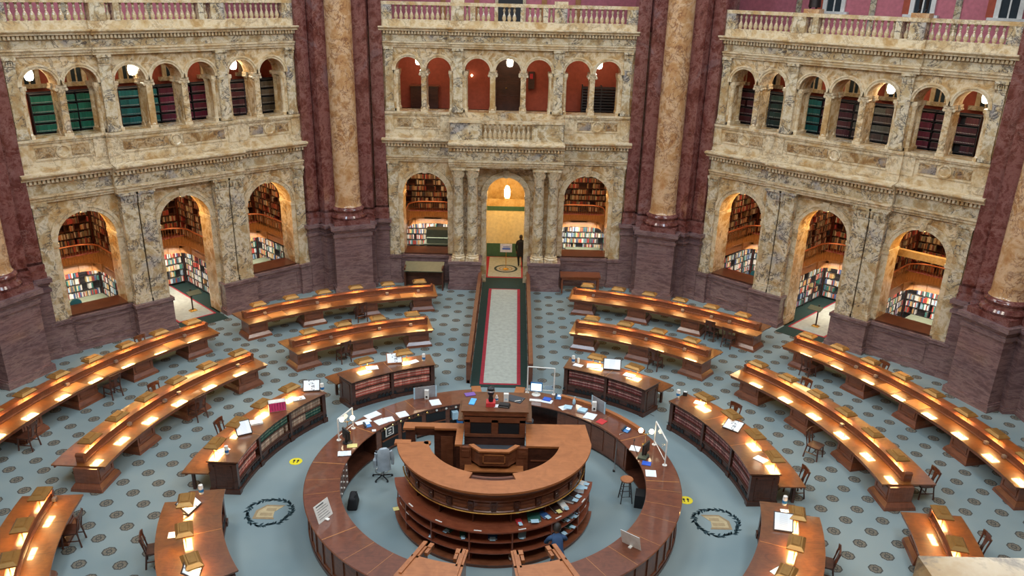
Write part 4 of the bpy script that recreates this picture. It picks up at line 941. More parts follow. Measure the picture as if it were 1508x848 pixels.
# ------------------------------------------------------------------ ring counter
def knob(mb, T): mb.lathe([(0, 0), (.028, .008), (.034, .03), (.02, .045), (0, .05)], 8, T @ Matrix.Rotation(pi/2, 4, 'X'))
for sgn, nm, a_in, a_out in ((-1, 'left', -9, -156), (1, 'right', 9, 156)):
    g = thing('ring_counter', 'polished dark red-brown half ring counter, %s side, round the central desk' % nm, 'counter')
    obj('countertop', MB().sweep([(4.30, 1.01), (4.29, 1.03), (4.30, 1.05), (5.26, 1.05), (5.28, 1.03), (5.26, 1.01)], a_in, a_out, 1), 'counter', g)
    obj('outer_panel', MB().ring(5.12, 5.17, .1, 1.01, a_in, a_out, 1).ring(5.14, 5.2, .14, .2, a_in, a_out, 1).ring(5.14, 5.2, .9, 1.0, a_in, a_out, 1), 'wood_mid', g)
    obj('plinth', MB().ring(5.1, 5.22, 0, .12, a_in, a_out, 1), 'wood_dark', g)
    n = 26
    for i in range(n):
        obj('stile', MB().box(-.05, .05, 0, .04, .14, .95), 'wood_mid', g, PM(5.16, a_in+(a_out-a_in)*(i+.5)/n))
    obj('floor_board', MB().ring(4.4, 5.12, .06, .1, a_in, a_out, 1), 'wood_dark', g)
    # inner side: cabinets, kneeholes, drawers
    kn = [(-58, -80)] if sgn < 0 else [(9, 27), (66, 92)]
    lo, hi = (a_out, a_in) if sgn < 0 else (a_in, a_out)
    cuts = sorted([sorted(q) for q in kn]); segs = []; cur = lo
    for c0, c1 in cuts:
        if c0 > cur+.5: segs.append((cur, c0))
        cur = c1
    segs.append((cur, hi))
    for c0, c1 in segs: obj('cabinet_front', MB().ring(4.40, 4.44, .1, 1.01, c0, c1, 1), 'wood_mid', g)
    for c0, c1 in cuts:
        for a in (c0, c1): obj('divider', MB().box(-.02, .02, 0, .7, .1, 1.01), 'wood_dark', g, PM(4.42, a))
        obj('knee_panel', MB().ring(4.95, 4.98, .1, 1.01, c0, c1, 1), 'wood_dark', g)
    for a, w in ((28.5, .9), (43, .9), (50.5, .75), (-118, 0), (-101, .9), (-133, .9), (-146, .9)) if sgn > 0 else ((-84, .9), (-98, .9), (-112, .9), (-126, .9), (-140, .9)):
        pass
    for a in range(int(lo)+4, int(hi)-2, 7):
        if any(c0-2 < a < c1+2 for c0, c1 in cuts): continue
        if sgn < 0 and -57 < a < -12: continue
        if sgn < 0 and -116 < a < -80: continue
        obj('cabinet_door', MB().box(-.22, .22, -.02, 0, .18, .92), 'wood_mid', g, PM(4.395, a))
    if sgn < 0:
        for a in range(-115, -81, 4):            # card-file drawers
            for z in (.2, .4, .6, .8):
                o = obj('drawer', MB().box(-.13, .13, -.02, 0, z, z+.17), 'wood_mid', g, PM(4.395, a))
                mb = MB(); knob(mb, Matrix.Translation((0, -.02, z+.09))); obj('knob', mb, 'white', o)
        for a in [-14-4.4*i for i in range(10)]: # a row of small drawers over cubbies drawn as black sheets
            o = obj('drawer', MB().box(-.15, .15, -.02, 0, .86, .98), 'wood_mid', g, PM(4.395, a))
            mb = MB(); knob(mb, Matrix.Translation((0, -.02, .92)) @ Matrix.Scale(1.3, 4)); obj('knob', mb, 'brass' if a < -30 else 'white', o)
        for c0, c1 in ((-55, -46), (-44, -34), (-32, -23), (-21, -12)):
            obj('cubby', MB().ring(4.385, 4.39, .16, .82, c0, c1, 1), 'black', g); obj('cubby_shelf', MB().ring(4.33, 4.39, .48, .5, c0, c1, 1), 'wood_mid', g)  # flat black sheet stands for the shade inside each cubby
    else:
        obj('raised_rim', MB().ring(5.14, 5.28, 1.05, 1.13, 24, 62, 1), 'wood_orange', g); obj('tray_edge', MB().ring(4.3, 4.36, 1.05, 1.07, 45, 62, 1), 'wood_mid', g)
    seams = (-61, -86, -96, -104, -127, -138, -147, -45, -36) if sgn < 0 else (46, 63, 92.5, 98, 106, 114, 126, 137, 147)
    for a in seams:
        wide = a in (-127, 92.5, 63, -86, -61)
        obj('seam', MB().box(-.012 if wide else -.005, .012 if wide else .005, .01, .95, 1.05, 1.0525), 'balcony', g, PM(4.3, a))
    # U-shaped attendant booth that closes this half ring
    T_ = 'booth'
    b = thing('attendant_booth', 'honey-brown wooden booth with raised arms at the %s of the near entrance' % nm, 'booth')
    a0, a1 = sgn*156, sgn*172.5
    obj('countertop', MB().ring(4.48, 5.32, 1.36, 1.42, a0, a1, 1), 'wood_orange', b); obj('front_panel', MB().ring(5.1, 5.18, 0, 1.36, a0, a1, 1), 'wood_mid', b)
    for a in (a0+sgn*1.2, a1-sgn*1.2):
        obj('arm', MB().box(-.09, .09, 3.92, 4.55, 1.36, 1.42), 'wood_orange', b, PM(0, a)); obj('side_panel', MB().box(-.05, .05, 4.0, 5.1, 0, 1.36), 'wood_mid', b, PM(0, a))
        q = 1 if a == a0+sgn*1.2 else -1
        x0, x1 = sorted((q*sgn*.0, q*sgn*.2))
        obj('bracket', MB().box(x0, x1, 3.92, 4.08, 1.3, 1.42).box(*sorted((q*sgn*.12, q*sgn*.2)), 3.92, 4.28, 1.3, 1.40), 'wood_orange', b, PM(0, a))
        obj('arm_cap', MB().box(-.035, .035, 3.95, 5.2, 1.42, 1.455), 'wood_orange', b, PM(0, a))
g = thing('swing_gate', 'low honey-brown gate between the ring counter halves at the foot of the runner', 'gate')
obj('board', MB().ring(4.75, 5.2, .84, .90, -8.8, 8.8, 1), 'wood_orange', g); obj('panel', MB().ring(5.1, 5.16, .05, .84, -8.8, 8.8, 1), 'wood_mid', g)
for a in (-8.3, 8.3): obj('gate_post', MB().box(-.16, .16, -.3, .25, 0, 1.12), 'wood_orange', g, PM(5.1, a))

# ------------------------------------------------------------------ central desk
g = thing('central_desk', 'large two-tier round mahogany desk with honey-brown top in the middle of the room', 'desk')
TH0, TH1 = 97, 263
obj('counter_top', MB().ring(1.84, 2.70, 2.15, 2.21, 95, 163.5, 1.5).ring(1.84, 2.70, 2.15, 2.21, 196.5, 262, 1.5).ring(2.13, 2.70, 2.15, 2.21, 163.5, 196.5, 1.5)
    .prism([(2.6, .85), (.88, .82), (.88, -.40), (1.80, -.40), (1.834, -.16), (2.69, -.235)], 2.15, 2.21), 'wood_orange', g)
obj('recess_floor', MB().ring(1.84, 2.13, 2.12, 2.135, 163.5, 196.5, 1.5), 'counter', g)
obj('tip_cap', MB().box(-2.74, -2.3, -.42, -.2, 2.15, 2.215).lathe([(0, 2.15), (.1, 2.15), (.1, 2.21), (0, 2.21)], 12, Matrix.Translation((-1.84, -.32, 0))), 'wood_orange', g)
prof = [(2.40, 1.46), (2.50, 1.46), (2.50, 1.50), (2.47, 1.53), (2.47, 1.80), (2.53, 1.83), (2.53, 1.87), (2.48, 1.90), (2.52, 2.0), (2.58, 2.05), (2.64, 2.10), (2.64, 2.15), (2.40, 2.15)]
obj('fascia', MB().sweep(prof, 95, 262, 1.5), 'wood_mid', g)
for i in range(13):
    a = 97+i*13.6
    obj('rosette_block', MB().box(-.07, .07, -.0, .05, 1.55, 1.79).lathe([(0, .03), (.05, .02), (.06, 0)], 10, Matrix.Translation((0, .05, 1.67)) @ Matrix.Rotation(-pi/2, 4, 'X')), 'wood_dark', g, PM(2.47, a))
    if i < 12: obj('fascia_panel', MB().ring(2.46, 2.495, 1.56, 1.62, a+2.4, a+11.2, 1).ring(2.46, 2.495, 1.70, 1.76, a+2.4, a+11.2, 1), 'wood_mid', g)
obj('brass_rail', MB().tube([(2.545*sin(R(a)), 2.545*cos(R(a)), 1.49) for a in range(95, 263, 3)], .024, 6), 'brass', g)
obj('inner_wall', MB().ring(1.92, 1.97, .3, 2.15, 97, 262, 1.5), 'wood_dark', g)
obj('upper_back', MB().ring(1.98, 2.02, 1.1, 1.5, 97, 262, 1.5), 'wood_dark', g); obj('upper_ceiling', MB().ring(2.0, 2.46, 1.46, 1.5, 97, 262, 1.5), 'wood_dark', g)
for i in range(8): obj('upper_divider', MB().box(-.015, .015, 0, .40, 1.1, 1.47), 'wood_dark', g, PM(2.0, 97+i*23.6))
obj('shelf_top', MB().ring(1.98, 2.80, 1.06, 1.10, 98, 262, 1.5).ring(2.50, 2.53, 1.10, 1.115, 98, 262, 1.5), 'shelf', g)
obj('middle_shelves', MB().ring(2.1, 2.74, .72, .745, 98, 262, 1.5).ring(2.1, 2.76, .40, .425, 98, 262, 1.5), 'shelf', g)
obj('lower_back', MB().ring(2.05, 2.12, .05, 1.06, 98, 262, 1.5), 'wood_dark', g)
obj('plinth', MB().ring(2.0, 2.80, 0, .09, 98, 262, 1.5).ring(2.1, 2.83, .09, .12, 98, 262, 1.5), 'wood_mid', g)
for i in range(8): obj('lower_divider', MB().box(-.018, .018, 0, .62, .1, 1.06), 'shelf', g, PM(2.12, 98.3+i*23.35))
for a, r_, z in [(118, 2.78, 1.101), (140, 2.72, 1.101), (163, 2.74, 1.101), (187, 2.74, 1.101), (210, 2.72, 1.101), (232, 2.74, 1.101)]:
    obj('shelf_label', MB().box(-.10, .10, -.02, .015, 0, .006), 'white', g, PM(r_, a, z))
for a in (112, 123, 236, 246): obj('shelf_label', MB().box(-.07, .07, 0, .006, .722, .745), 'white', g, PM(2.745, a))
# rear of the desk: left beam and arm, right platform walls, panels
obj('beam', MB().prism([(-2.61, .78), (-.88, .78), (-.88, -.40), (-1.08, -.40), (-1.08, .46), (-1.72, .46), (-1.72, .54), (-2.28, .54), (-2.28, .43), (-2.61, .43)], 2.15, 2.21), 'wood_orange', g)
obj('left_wall', MB().box(-1.74, -.94, .56, .7, .1, 2.15).box(-2.32, -1.74, .56, .7, 1.92, 2.15).box(-2.55, -2.27, .5, .72, 0, 2.15).box(-1.04, -.94, -.38, .56, .1, 2.15).box(-.94, -.62, -.38, -.3, .8, 2.15), 'wood_dark', g)
obj('right_wall', MB().box(.9, 2.56, .66, .78, 0, 2.15).box(2.44, 2.56, -.3, .7, 0, 2.15).box(.62, 1.8, -.38, -.3, .5, 2.15).box(.62, .9, -.3, .7, .5, .6), 'wood_dark', g)
for x in (-.78, .78): obj('corner_pilaster', MB().box(x-.16, x+.16, -.44, -.38, .9, 2.15).box(x-.1, x+.1, -.46, -.44, 1.85, 2.05), 'wood_mid', g)
obj('wall_panel', MB().box(1.02, 1.68, -.40, -.38, 1.72, 1.76).box(1.02, 1.68, -.40, -.38, 1.3, 1.34).box(-1.55, -1.2, .54, .56, .9, 1.9), 'wood_mid', g)
W8 = [(-.64, -.38), (-.38, -.68), (.40, -.68), (.66, -.38)]; W8i = [(-.58, -.34), (-.35, -.61), (.37, -.61), (.6, -.34)]
def strip(mb, A_, B_, z0, z1):
    for i in range(len(A_)-1): mb.prism([A_[i], A_[i+1], B_[i+1], B_[i]], z0, z1)
    return mb
obj('well_parapet', strip(MB(), W8, W8i, 1.72, 2.15), 'wood_mid', g); obj('well_cap', strip(MB(), [(-.70, -.36), (-.40, -.71), (.42, -.71), (.72, -.36)], [(-.56, -.32), (-.34, -.58), (.36, -.58), (.58, -.32)], 2.15, 2.20), 'wood_orange', g)
obj('well_panel', MB().box(-.3, .32, -.69, -.68, 1.80, 1.83).box(-.3, .32, -.69, -.68, 2.05, 2.08).box(-.3, -.27, -.69, -.68, 1.8, 2.08).box(.29, .32, -.69, -.68, 1.8, 2.08), 'wood_orange', g)
obj('well_floor', MB().prism(W8i+[(.88, -.3), (.88, .3), (-.88, .3), (-.88, -.3)], 1.72, 1.80), 'charcoal', g)
obj('step', MB().box(-.80, .82, -.76, -.05, 1.56, 1.60), 'wood_orange', g); obj('step_riser', MB().box(-.78, .80, -.73, -.69, .4, 1.56), 'wood_dark', g)
obj('floor_deck', MB().ring(.7, 1.92, .28, .32, 97, 262, 3), 'wood_dark', g)
bx = MB().box(-.86, .86, .30, 1.35, 0, 2.62)
obj('cabinet', bx, 'wood_dark', g)
mb = MB()
for x0, x1 in ((-.86, -.70), (-.09, .09), (.70, .86)): mb.box(x0, x1, .27, .30, 2.12, 2.62)
mb.box(-.86, .86, .27, .30, 2.54, 2.62).box(-.86, .86, .26, .30, 2.08, 2.16); obj('cabinet_frame', mb, 'wood_mid', g)
obj('dark_panel', MB().box(-.68, -.11, .292, .299, 2.18, 2.52).box(.11, .68, .292, .299, 2.18, 2.52), 'black', g)  # thin black sheets filling the two recessed panels
obj('cabinet_cornice', MB().box(-.88, .88, .27, 1.36, 2.62, 2.70).box(-.9, .9, .25, 1.38, 2.76, 2.86), 'wood_mid', g); obj('cornice_recess', MB().box(-.85, .85, .3, 1.34, 2.70, 2.76), 'wood_dark', g)
obj('cabinet_top', MB().box(-.94, .94, .24, 1.42, 2.86, 2.91), 'case_top', g)
for q in (-1, 1): obj('side_ledge', MB().box(*sorted((q*.88, q*1.04)), .25, 1.45, 2.58, 2.62), 'case_top', g)

# ------------------------------------------------------------------ small things
def slab(name, label, cat, mat, w, h, T, t=.006, group=None, extra=None):
    o = obj(name, MB().box(-w/2, w/2, -h/2, h/2, 0, t), mat, None, T); return tag(o, label, cat, group)
def at(x, y, z, rot=0): return XM(x, y, z, rot)
def openbook(label, x, y, z, rot, s=1.0, page='paper'):
    g = thing('open_book', label, 'book', XM(x, y, z, rot))
    for q in (-1, 1):
        mb = MB(); n = 6; w = .19*s; h = .26*s
        for i in range(n):
            x0, x1 = q*w*i/n, q*w*(i+1)/n; z0 = .012+.014*sin(pi*i/n); z1 = .012+.014*sin(pi*(i+1)/n)
            mb.add([(x0, -h/2, z0), (x1, -h/2, z1), (x1, h/2, z1), (x0, h/2, z0)], [(0, 1, 2, 3)])
        me = mb.mesh('page_block', page); o = put('page_block', me, g); sd = o.modifiers.new('s', 'SOLIDIFY'); sd.thickness = .011; sd.offset = -1
    obj('cover', MB().box(-.2*s, .2*s, -.14*s, .14*s, 0, .005), 'leather', g)
    return g
def display(label, x, y, rot, w=.42, h=.30, page='print', board='leather', z=1.10, tilt=38):
    g = thing('book_display', label, 'display', XM(x, y, z, rot)); w *= 1.22; h *= 1.25; T = Matrix.Translation((0, -.02, .04)) @ Matrix.Rotation(R(tilt), 4, 'X')
    obj('easel_board', MB().box(-w/2-.03, w/2+.03, -h/2-.02, h/2+.03, -.02, 0, T @ Matrix.Translation((0, h/2, 0))), board, g)
    obj('page', MB().box(-w/2, w/2, -h/2, h/2, 0.001, .012), page, g, T @ Matrix.Translation((0, h/2, 0)))
    obj('foot', MB().box(-w/2, w/2, -.03, .16, 0, .025), board, g)
    return g
def bottle(label, x, y, z=1.10, band='bluecase', s=1.0):
    g = thing('wipes_canister', label, 'canister', XM(x, y, z) @ Matrix.Scale(s*1.25, 4)); obj('body', MB().lathe([(.045, 0), (.05, .01), (.05, .17), (.045, .18)], 16), 'white', g, smooth=True)
    obj('lid', MB().lathe([(.047, .18), (.047, .215), (.03, .225), (0, .225)], 16), 'white', g, smooth=True); obj('label_band', MB().lathe([(.0515, .05), (.0515, .12)], 16), band, g); return g
# rot: 0 faces the viewer (page top away); desks on the sides are turned with the ring
display('open picture book on an orange-brown easel, bookcase desk left of the aisle', -3.80, 6.98, 12, board='wood_orange', page='print')
bottle('white wipes canister at the aisle end of the bookcase desk left of the runner', -2.78, 7.28)
slab('loose_papers', 'lit white sheets under the left lamp of the bookcase desk left of the runner', 'papers', 'paper', .42, .3, at(-4.55, 6.55, 1.102, 20), .012)
slab('loose_papers', 'white sheets beside the canister on the bookcase desk left of the runner', 'papers', 'paper', .36, .24, at(-3.14, 7.15, 1.102, 40), .01)
display('large white open picture book displayed at the far end of the left bookcase desk', -6.28, 4.66, 10)
bottle('white and blue wipes canister at the far end of the left bookcase desk', -5.93, 4.72)
slab('magazine', 'white illustrated magazine fanned out on the left bookcase desk', 'magazine', 'print', .4, .24, at(-6.58, 4.1, 1.102, 30), .02)
g = thing('slipcase_set', 'white slipcase of magenta-spined volumes on the left bookcase desk', 'book set', XM(-7.02, 3.22, 1.10, 22))
obj('slipcase', MB().box(-.27, .27, .0, .24, 0, .012).box(-.27, -.26, 0, .24, 0, .32).box(.26, .27, 0, .24, 0, .32).box(-.27, .27, .23, .24, 0, .32).box(-.27, .27, 0, .24, .31, .32), 'white', g)
for i in range(6): obj('spine', MB().box(-.25+i*.085, -.175+i*.085, -.01, .2, .012, .30), 'pink', g)
slab('book_stack', 'open white book beside the lit papers on the left bookcase desk', 'book', 'paper', .4, .28, at(-7.5, 2.45, 1.102, 25), .05)
display('white page on a dark easel near the middle of the left bookcase desk', -7.62, 1.72, 30, w=.34, h=.34, page='paper')
bottle('white and blue wipes canister at the near end of the left bookcase desk', -7.8, .62)
slab('loose_papers', 'lit white sheets under the nearest lamp of the left bookcase desk', 'papers', 'paper', .3, .22, at(-7.95, .82, 1.102, 50), .01)
display('printed page in a dark frame, far end of the bottom left bookcase desk', -7.75, -2.1, 75, w=.44, h=.32, page='print')
bottle('white wipes canister at the far corner of the bottom left bookcase desk', -7.82, -1.38)
slab('loose_papers', 'lit white sheets in the middle of the bottom left bookcase desk', 'papers', 'paper', .4, .24, at(-7.8, -3.15, 1.102, 15), .01)
display('printed page in a dark frame, bottom edge of the bottom left bookcase desk', -6.72, -4.6, 100, w=.4, h=.32, page='print')
bottle('white wipes canister at the far corner of the bottom right bookcase desk', 7.88, -1.28)
slab('notice_card', 'white framed picture card beside the canister on the bottom right bookcase desk', 'card', 'print', .34, .22, at(7.86, -1.62, 1.102, -6), .012)
display('white page on a black easel on the bottom right bookcase desk', 7.5, -2.45, -12, w=.36, h=.36, page='paper')
slab('booklet', 'pale blue booklet at the bottom edge on the bottom right bookcase desk', 'booklet', 'ltblue', .4, .3, at(6.95, -4.05, 1.102, 35), .015)
bottle('white wipes canister at the far end of the right bookcase desk', 6.12, 4.86)
g = thing('card_holder', 'small dark card holder beside the canister on the right bookcase desk', 'holder', XM(6.38, 4.98, 1.10, -20)); obj('box', MB().box(-.07, .07, -.05, .05, 0, .13), 'black', g); obj('cards', MB().box(-.055, .055, -.03, .03, .13, .15), 'paper', g)
slab('loose_papers', 'lit white sheets under the far lamp of the right bookcase desk', 'papers', 'paper', .34, .24, at(6.76, 4.45, 1.102, -30), .01)
display('white certificate-like page on a dark easel midway along the right bookcase desk', 7.38, 2.68, -40, w=.42, h=.32, page='print', tilt=22)
slab('loose_papers', 'lit white sheets under the nearest lamp of the right bookcase desk', 'papers', 'paper', .36, .26, at(7.86, .98, 1.102, -50), .02)
bottle('white wipes canister at the aisle end of the bookcase desk right of the runner', 2.72, 7.42)
bottle('small clear sanitizer bottle beside the canister right of the runner', 2.9, 7.4, s=.7, band='white')
slab('loose_papers', 'white sheets near the aisle end of the bookcase desk right of the runner', 'papers', 'paper', .34, .22, at(2.88, 7.17, 1.102, -30), .01)
slab('loose_papers', 'large lit white sheets under a lamp on the bookcase desk right of the runner', 'papers', 'paper', .5, .34, at(3.45, 7.12, 1.102, -10), .012)
display('open white book on a dark stand on the bookcase desk right of the runner', 4.08, 6.86, -8, w=.48, h=.32, page='paper')
slab('magazine', 'white magazine and papers near the right lamp of the bookcase desk right of the runner', 'magazine', 'paper', .4, .26, at(4.66, 6.42, 1.102, -35), .02)

Zr = 1.052
def sheet(label, x, y, rot=0, w=.30, h=.38, mat='paper', t=.006, cat='paper', name='paper_sheet'): return slab(name, label, cat, mat, w, h, at(x, y, Zr, rot), t)
sheet('white sheet beside the acrylic sign on the far left of the ring counter', -2.06, 4.16, 20, .34, .4)
sheet('single white sheet near a seam of the far left ring counter', -3.04, 3.3, 30, .34, .36)
sheet('white printed booklet, rightmost of the pile on the left ring counter', -3.42, 2.95, 25, .3, .3)
sheet('white printed sheets in the middle of the pile on the left ring counter', -3.66, 2.78, 40, .32, .34, t=.012)
sheet('white open folder at the back of the paper pile on the left ring counter', -3.98, 3.2, 45, .5, .3, t=.01)
sheet('small white card beside the left desk telephone', -3.78, 2.24, 10, .12, .12)
sheet('yellow notepad beside the left monitor on the ring counter', -4.28, 1.3, 10, .3, .2, 'yellow_paper', .015, 'notepad', 'notepad')
sheet('white long envelope behind the lamp on the left ring counter', -4.2, 2.75, 35, .5, .22, t=.008, cat='envelope', name='envelope')
openbook('open white ledger on the left ring counter in front of the yellow notepad', -4.42, .84, Zr, 10)
def phone(label, x, y, rot):
    g = thing('telephone', label, 'telephone', XM(x, y, Zr, rot)); obj('body', MB().box(-.1, .1, -.11, .11, 0, .05, Matrix.Rotation(R(18), 4, 'X')), 'bluecase', g)
    obj('handset', MB().box(-.12, -.07, -.11, .11, .06, .1, Matrix.Rotation(R(18), 4, 'X')), 'black', g); obj('display_screen', MB().box(-.03, .08, .02, .09, .051, .055, Matrix.Rotation(R(18), 4, 'X')), 'screen', g); return g
phone('blue-black desk telephone on the left ring counter beside the papers', -4.03, 2.52, 30)
phone('blue-black desk telephone on the ring counter right of the lit monitor', 2.05, 4.68, -15)
phone('blue-black desk telephone in the tray of the right ring counter', 4.1, 2.58, -40)
def monitor(label, x, y, rot, lit):
    g = thing('monitor', label, 'monitor', XM(x, y, Zr, rot)); obj('housing', MB().box(-.2, .2, -.0, .05, .12, .45), 'bluecase' if lit else 'black', g)
    obj('screen', MB().box(-.175, .175, -.006, 0, .15, .42), 'screen' if lit else 'black', g); obj('stand', MB().box(-.04, .04, .01, .06, .02, .3).lathe([(0, 0), (.15, 0), (.15, .02), (0, .03)], 20), 'white' if lit else 'black', g); return g
monitor('lit computer monitor with white screen on the far side of the ring counter', 1.30, 4.88, -8, True)
monitor('dark computer monitor on the left ring counter under the globe lamp', -4.46, 1.5, 130, False)
monitor('dark computer monitor seen from behind on the right ring counter', 4.45, 1.12, 235, False)
g = thing('keyboard', 'white keyboard in front of the lit monitor', 'keyboard', XM(1.27, 4.45, Zr, -8)); obj('case', MB().box(-.2, .2, -.07, .07, 0, .02), 'white', g); obj('keys', MB().box(-.18, .18, -.055, .055, .02, .025), 'white', g)
sheet('bright blue cloth on a white pad in front of the lit monitor', 1.66, 4.52, -20, .26, .2, 'blue', .05, 'cloth', 'folded_cloth')
sheet('white pad under the blue cloth beside the keyboard', 1.66, 4.42, -20, .36, .24, 'paper', .008, 'pad', 'note_pad')
sheet('pale blue book near the clear bottle on the ring counter', 2.34, 4.02, -15, .26, .24, 'ltblue', .03, 'book', 'book')
sheet('white sheet under the pale blue book on the ring counter', 2.2, 4.0, 30, .28, .26)
sheet('pale blue stack of books left of the white printed sheets', 2.8, 3.8, -25, .28, .26, 'ltblue', .06, 'book', 'book')
sheet('white printed sheets in front of the white dispenser on the ring counter', 3.02, 3.46, -25, .36, .4, t=.012)
sheet('red folder lying on the right ring counter', 3.36, 3.12, -40, .26, .3, 'red_cover', .012, 'folder', 'folder')
sheet('white papers by the microphone on the right ring counter', 4.22, 1.52, -20, .3, .3, t=.01)
sheet('dark green binder beside the monitor on the right ring counter', 4.40, 1.05, -25, .26, .34, 'green_metal', .05, 'binder', 'binder')
sheet('bright blue folder on the right ring counter', 4.45, .70, -15, .26, .22, 'blue', .012, 'folder', 'folder')
sheet('white sheet on the right ring counter in front of the blue folder', 4.50, .18, -5, .3, .34)
g = thing('pump_bottle', 'clear pump bottle on the ring counter beside the pale blue book', 'bottle', XM(2.55, 4.28, Zr)); obj('body', MB().lathe([(.05, 0), (.055, .02), (.05, .14), (.02, .18), (.018, .2)], 14), 'ltblue', g, smooth=True); obj('pump', MB().tube([(0, 0, .2), (0, 0, .26), (.05, 0, .26)], .01, 6), 'white', g)
for x, y, l in ((-2.37, 4.42, 'white sanitizer dispenser before the acrylic panel on the left ring counter'), (3.18, 3.86, 'white sanitizer dispenser before the acrylic panel on the right ring counter')):
    g = thing('dispenser', l, 'dispenser', XM(x, y, Zr)); obj('body', MB().box(-.07, .07, -.05, .05, 0, .32), 'white', g); obj('nozzle', MB().box(-.03, .03, -.07, -.05, .06, .12), 'black', g)
for x0, y0, x1, y1, l in ((-2.80, 4.35, -2.05, 4.60, 'tinted acrylic sign panel standing on the far left of the ring counter'), (3.12, 4.15, 3.52, 3.62, 'tinted acrylic sign panel standing on the right ring counter')):
    a = math.degrees(math.atan2(y1-y0, x1-x0)); L = math.hypot(x1-x0, y1-y0)
    g = thing('acrylic_panel', l, 'sign', XM((x0+x1)/2, (y0+y1)/2, Zr, a)); obj('sheet', MB().box(-L/2, L/2, -.008, .008, 0, .42), 'grey_glass', g)
    obj('edge', MB().box(-L/2, -L/2+.05, -.012, .012, 0, .42).box(L/2-.05, L/2, -.012, .012, 0, .42), 'ltblue', g)
# white-framed clear shields
for nm, p0, p1, h, l in (('l', (-4.74, 1.62), (-4.44, 2.34), .72, 'clear shield in a white tube frame on the left ring counter'), ('r', (4.84, 1.78), (4.97, .63), .80, 'clear shield in a white tube frame on the right ring counter'), ('b', (1.00, 5.02), (1.90, 4.92), .98, 'clear shield in a white tube frame behind the lit monitor')):
    g = thing('sneeze_guard', l, 'shield', Matrix.Translation((0, 0, Zr))); x0, y0 = p0; x1, y1 = p1
    obj('frame', MB().tube([(x0, y0, 0), (x0, y0, h)], .022, 8).tube([(x1, y1, 0), (x1, y1, h)], .022, 8).tube([(x0, y0, h), (x1, y1, h)], .022, 8).tube([(x0, y0, .14), (x1, y1, .14)], .012, 8), 'white', g)
    for x, y in (p0, p1): obj('foot', MB().lathe([(0, 0), (.07, 0), (.07, .015), (0, .02)], 14, Matrix.Translation((x, y, 0))), 'white', g)
    dx, dy = (x1-x0), (y1-y0); L = math.hypot(dx, dy); nx, ny = -dy/L*.004, dx/L*.004
    obj('pane', MB().prism([(x0+nx, y0+ny), (x1+nx, y1+ny), (x1-nx, y1-ny), (x0-nx, y0-ny)], .14, h), 'acrylic', g)
def globe_lamp(label, x, y, rot):
    g = thing('globe_lamp', label, 'lamp', XM(x, y, Zr, rot)); obj('base', MB().lathe([(0, 0), (.1, 0), (.09, .03), (.03, .05), (0, .05)], 18), 'brass', g)
    obj('stem', MB().tube([(0, 0, .04), (0, 0, .42)], .012, 8).tube([(-.16, 0, .44), (0, 0, .38), (.16, 0, .44)], .01, 8), 'brass', g)
    for q in (-1, 1): obj('globe', MB().lathe([(0, -.075), (.055, -.055), (.078, 0), (.055, .055), (0, .075)], 16, Matrix.Translation((q*.16, 0, .5))), 'bulb', g, smooth=True)
    return g
globe_lamp('brass desk lamp with two glowing globes on the left ring counter', -4.55, 2.05, 20)
globe_lamp('brass desk lamp with two glowing globes on the right ring counter', 4.55, 1.72, -10)
g = thing('gooseneck_microphone', 'black gooseneck microphone curving up at the inner edge of the right ring counter', 'microphone', XM(4.25, 1.2, Zr)); obj('neck', MB().tube([(0, 0, 0), (-.08, .02, .18), (-.12, .08, .3), (-.1, .16, .36)], .01, 6), 'black', g); obj('head', MB().tube([(-.1, .16, .36), (-.08, .22, .38)], .02, 8), 'black', g)
for x, y, rot, l in ((-4.28, -2.31, 62, 'white printed notice in a clear stand on the left ring counter, lower left'), (3.52, -3.14, -38+180, 'white printed notice in a clear stand on the right ring counter, lower right')):
    g = thing('notice_stand', l, 'sign', XM(x, y, Zr, rot)); T = Matrix.Rotation(R(72), 4, 'X')
    g.scale = (1.35, 1.35, 1.35); obj('sheet', MB().box(-.2, .2, 0, .36, 0, .008, T), 'white', g); mb = MB()
    sd = -1 if rot < 90 else -1
    for j in range(5): mb.box(-.15, .15-.03*(j % 3), .06+j*.05, .068+j*.05, .007, .010, T)
    mb.box(-.15, .06, .31, .33, .007, .010, T); obj('print', mb, 'charcoal', g); obj('foot', MB().box(-.03, .03, -.08, .08, 0, .02), 'white', g)

g = thing('power_cord', 'grey cord looping down from the telephone to the floor inside the right ring', 'cord', Matrix.Translation((0, 0, 0)))
obj('cord', MB().tube([(4.0, 2.45, 1.06), (3.86, 2.35, 1.06), (3.78, 2.25, .95), (3.76, 2.2, .5), (3.74, 2.1, .1), (3.7, 1.9, .015)], .014, 6), 'steel', g); obj('plug', MB().box(3.66, 3.72, 1.84, 1.92, 0, .04), 'black', g)
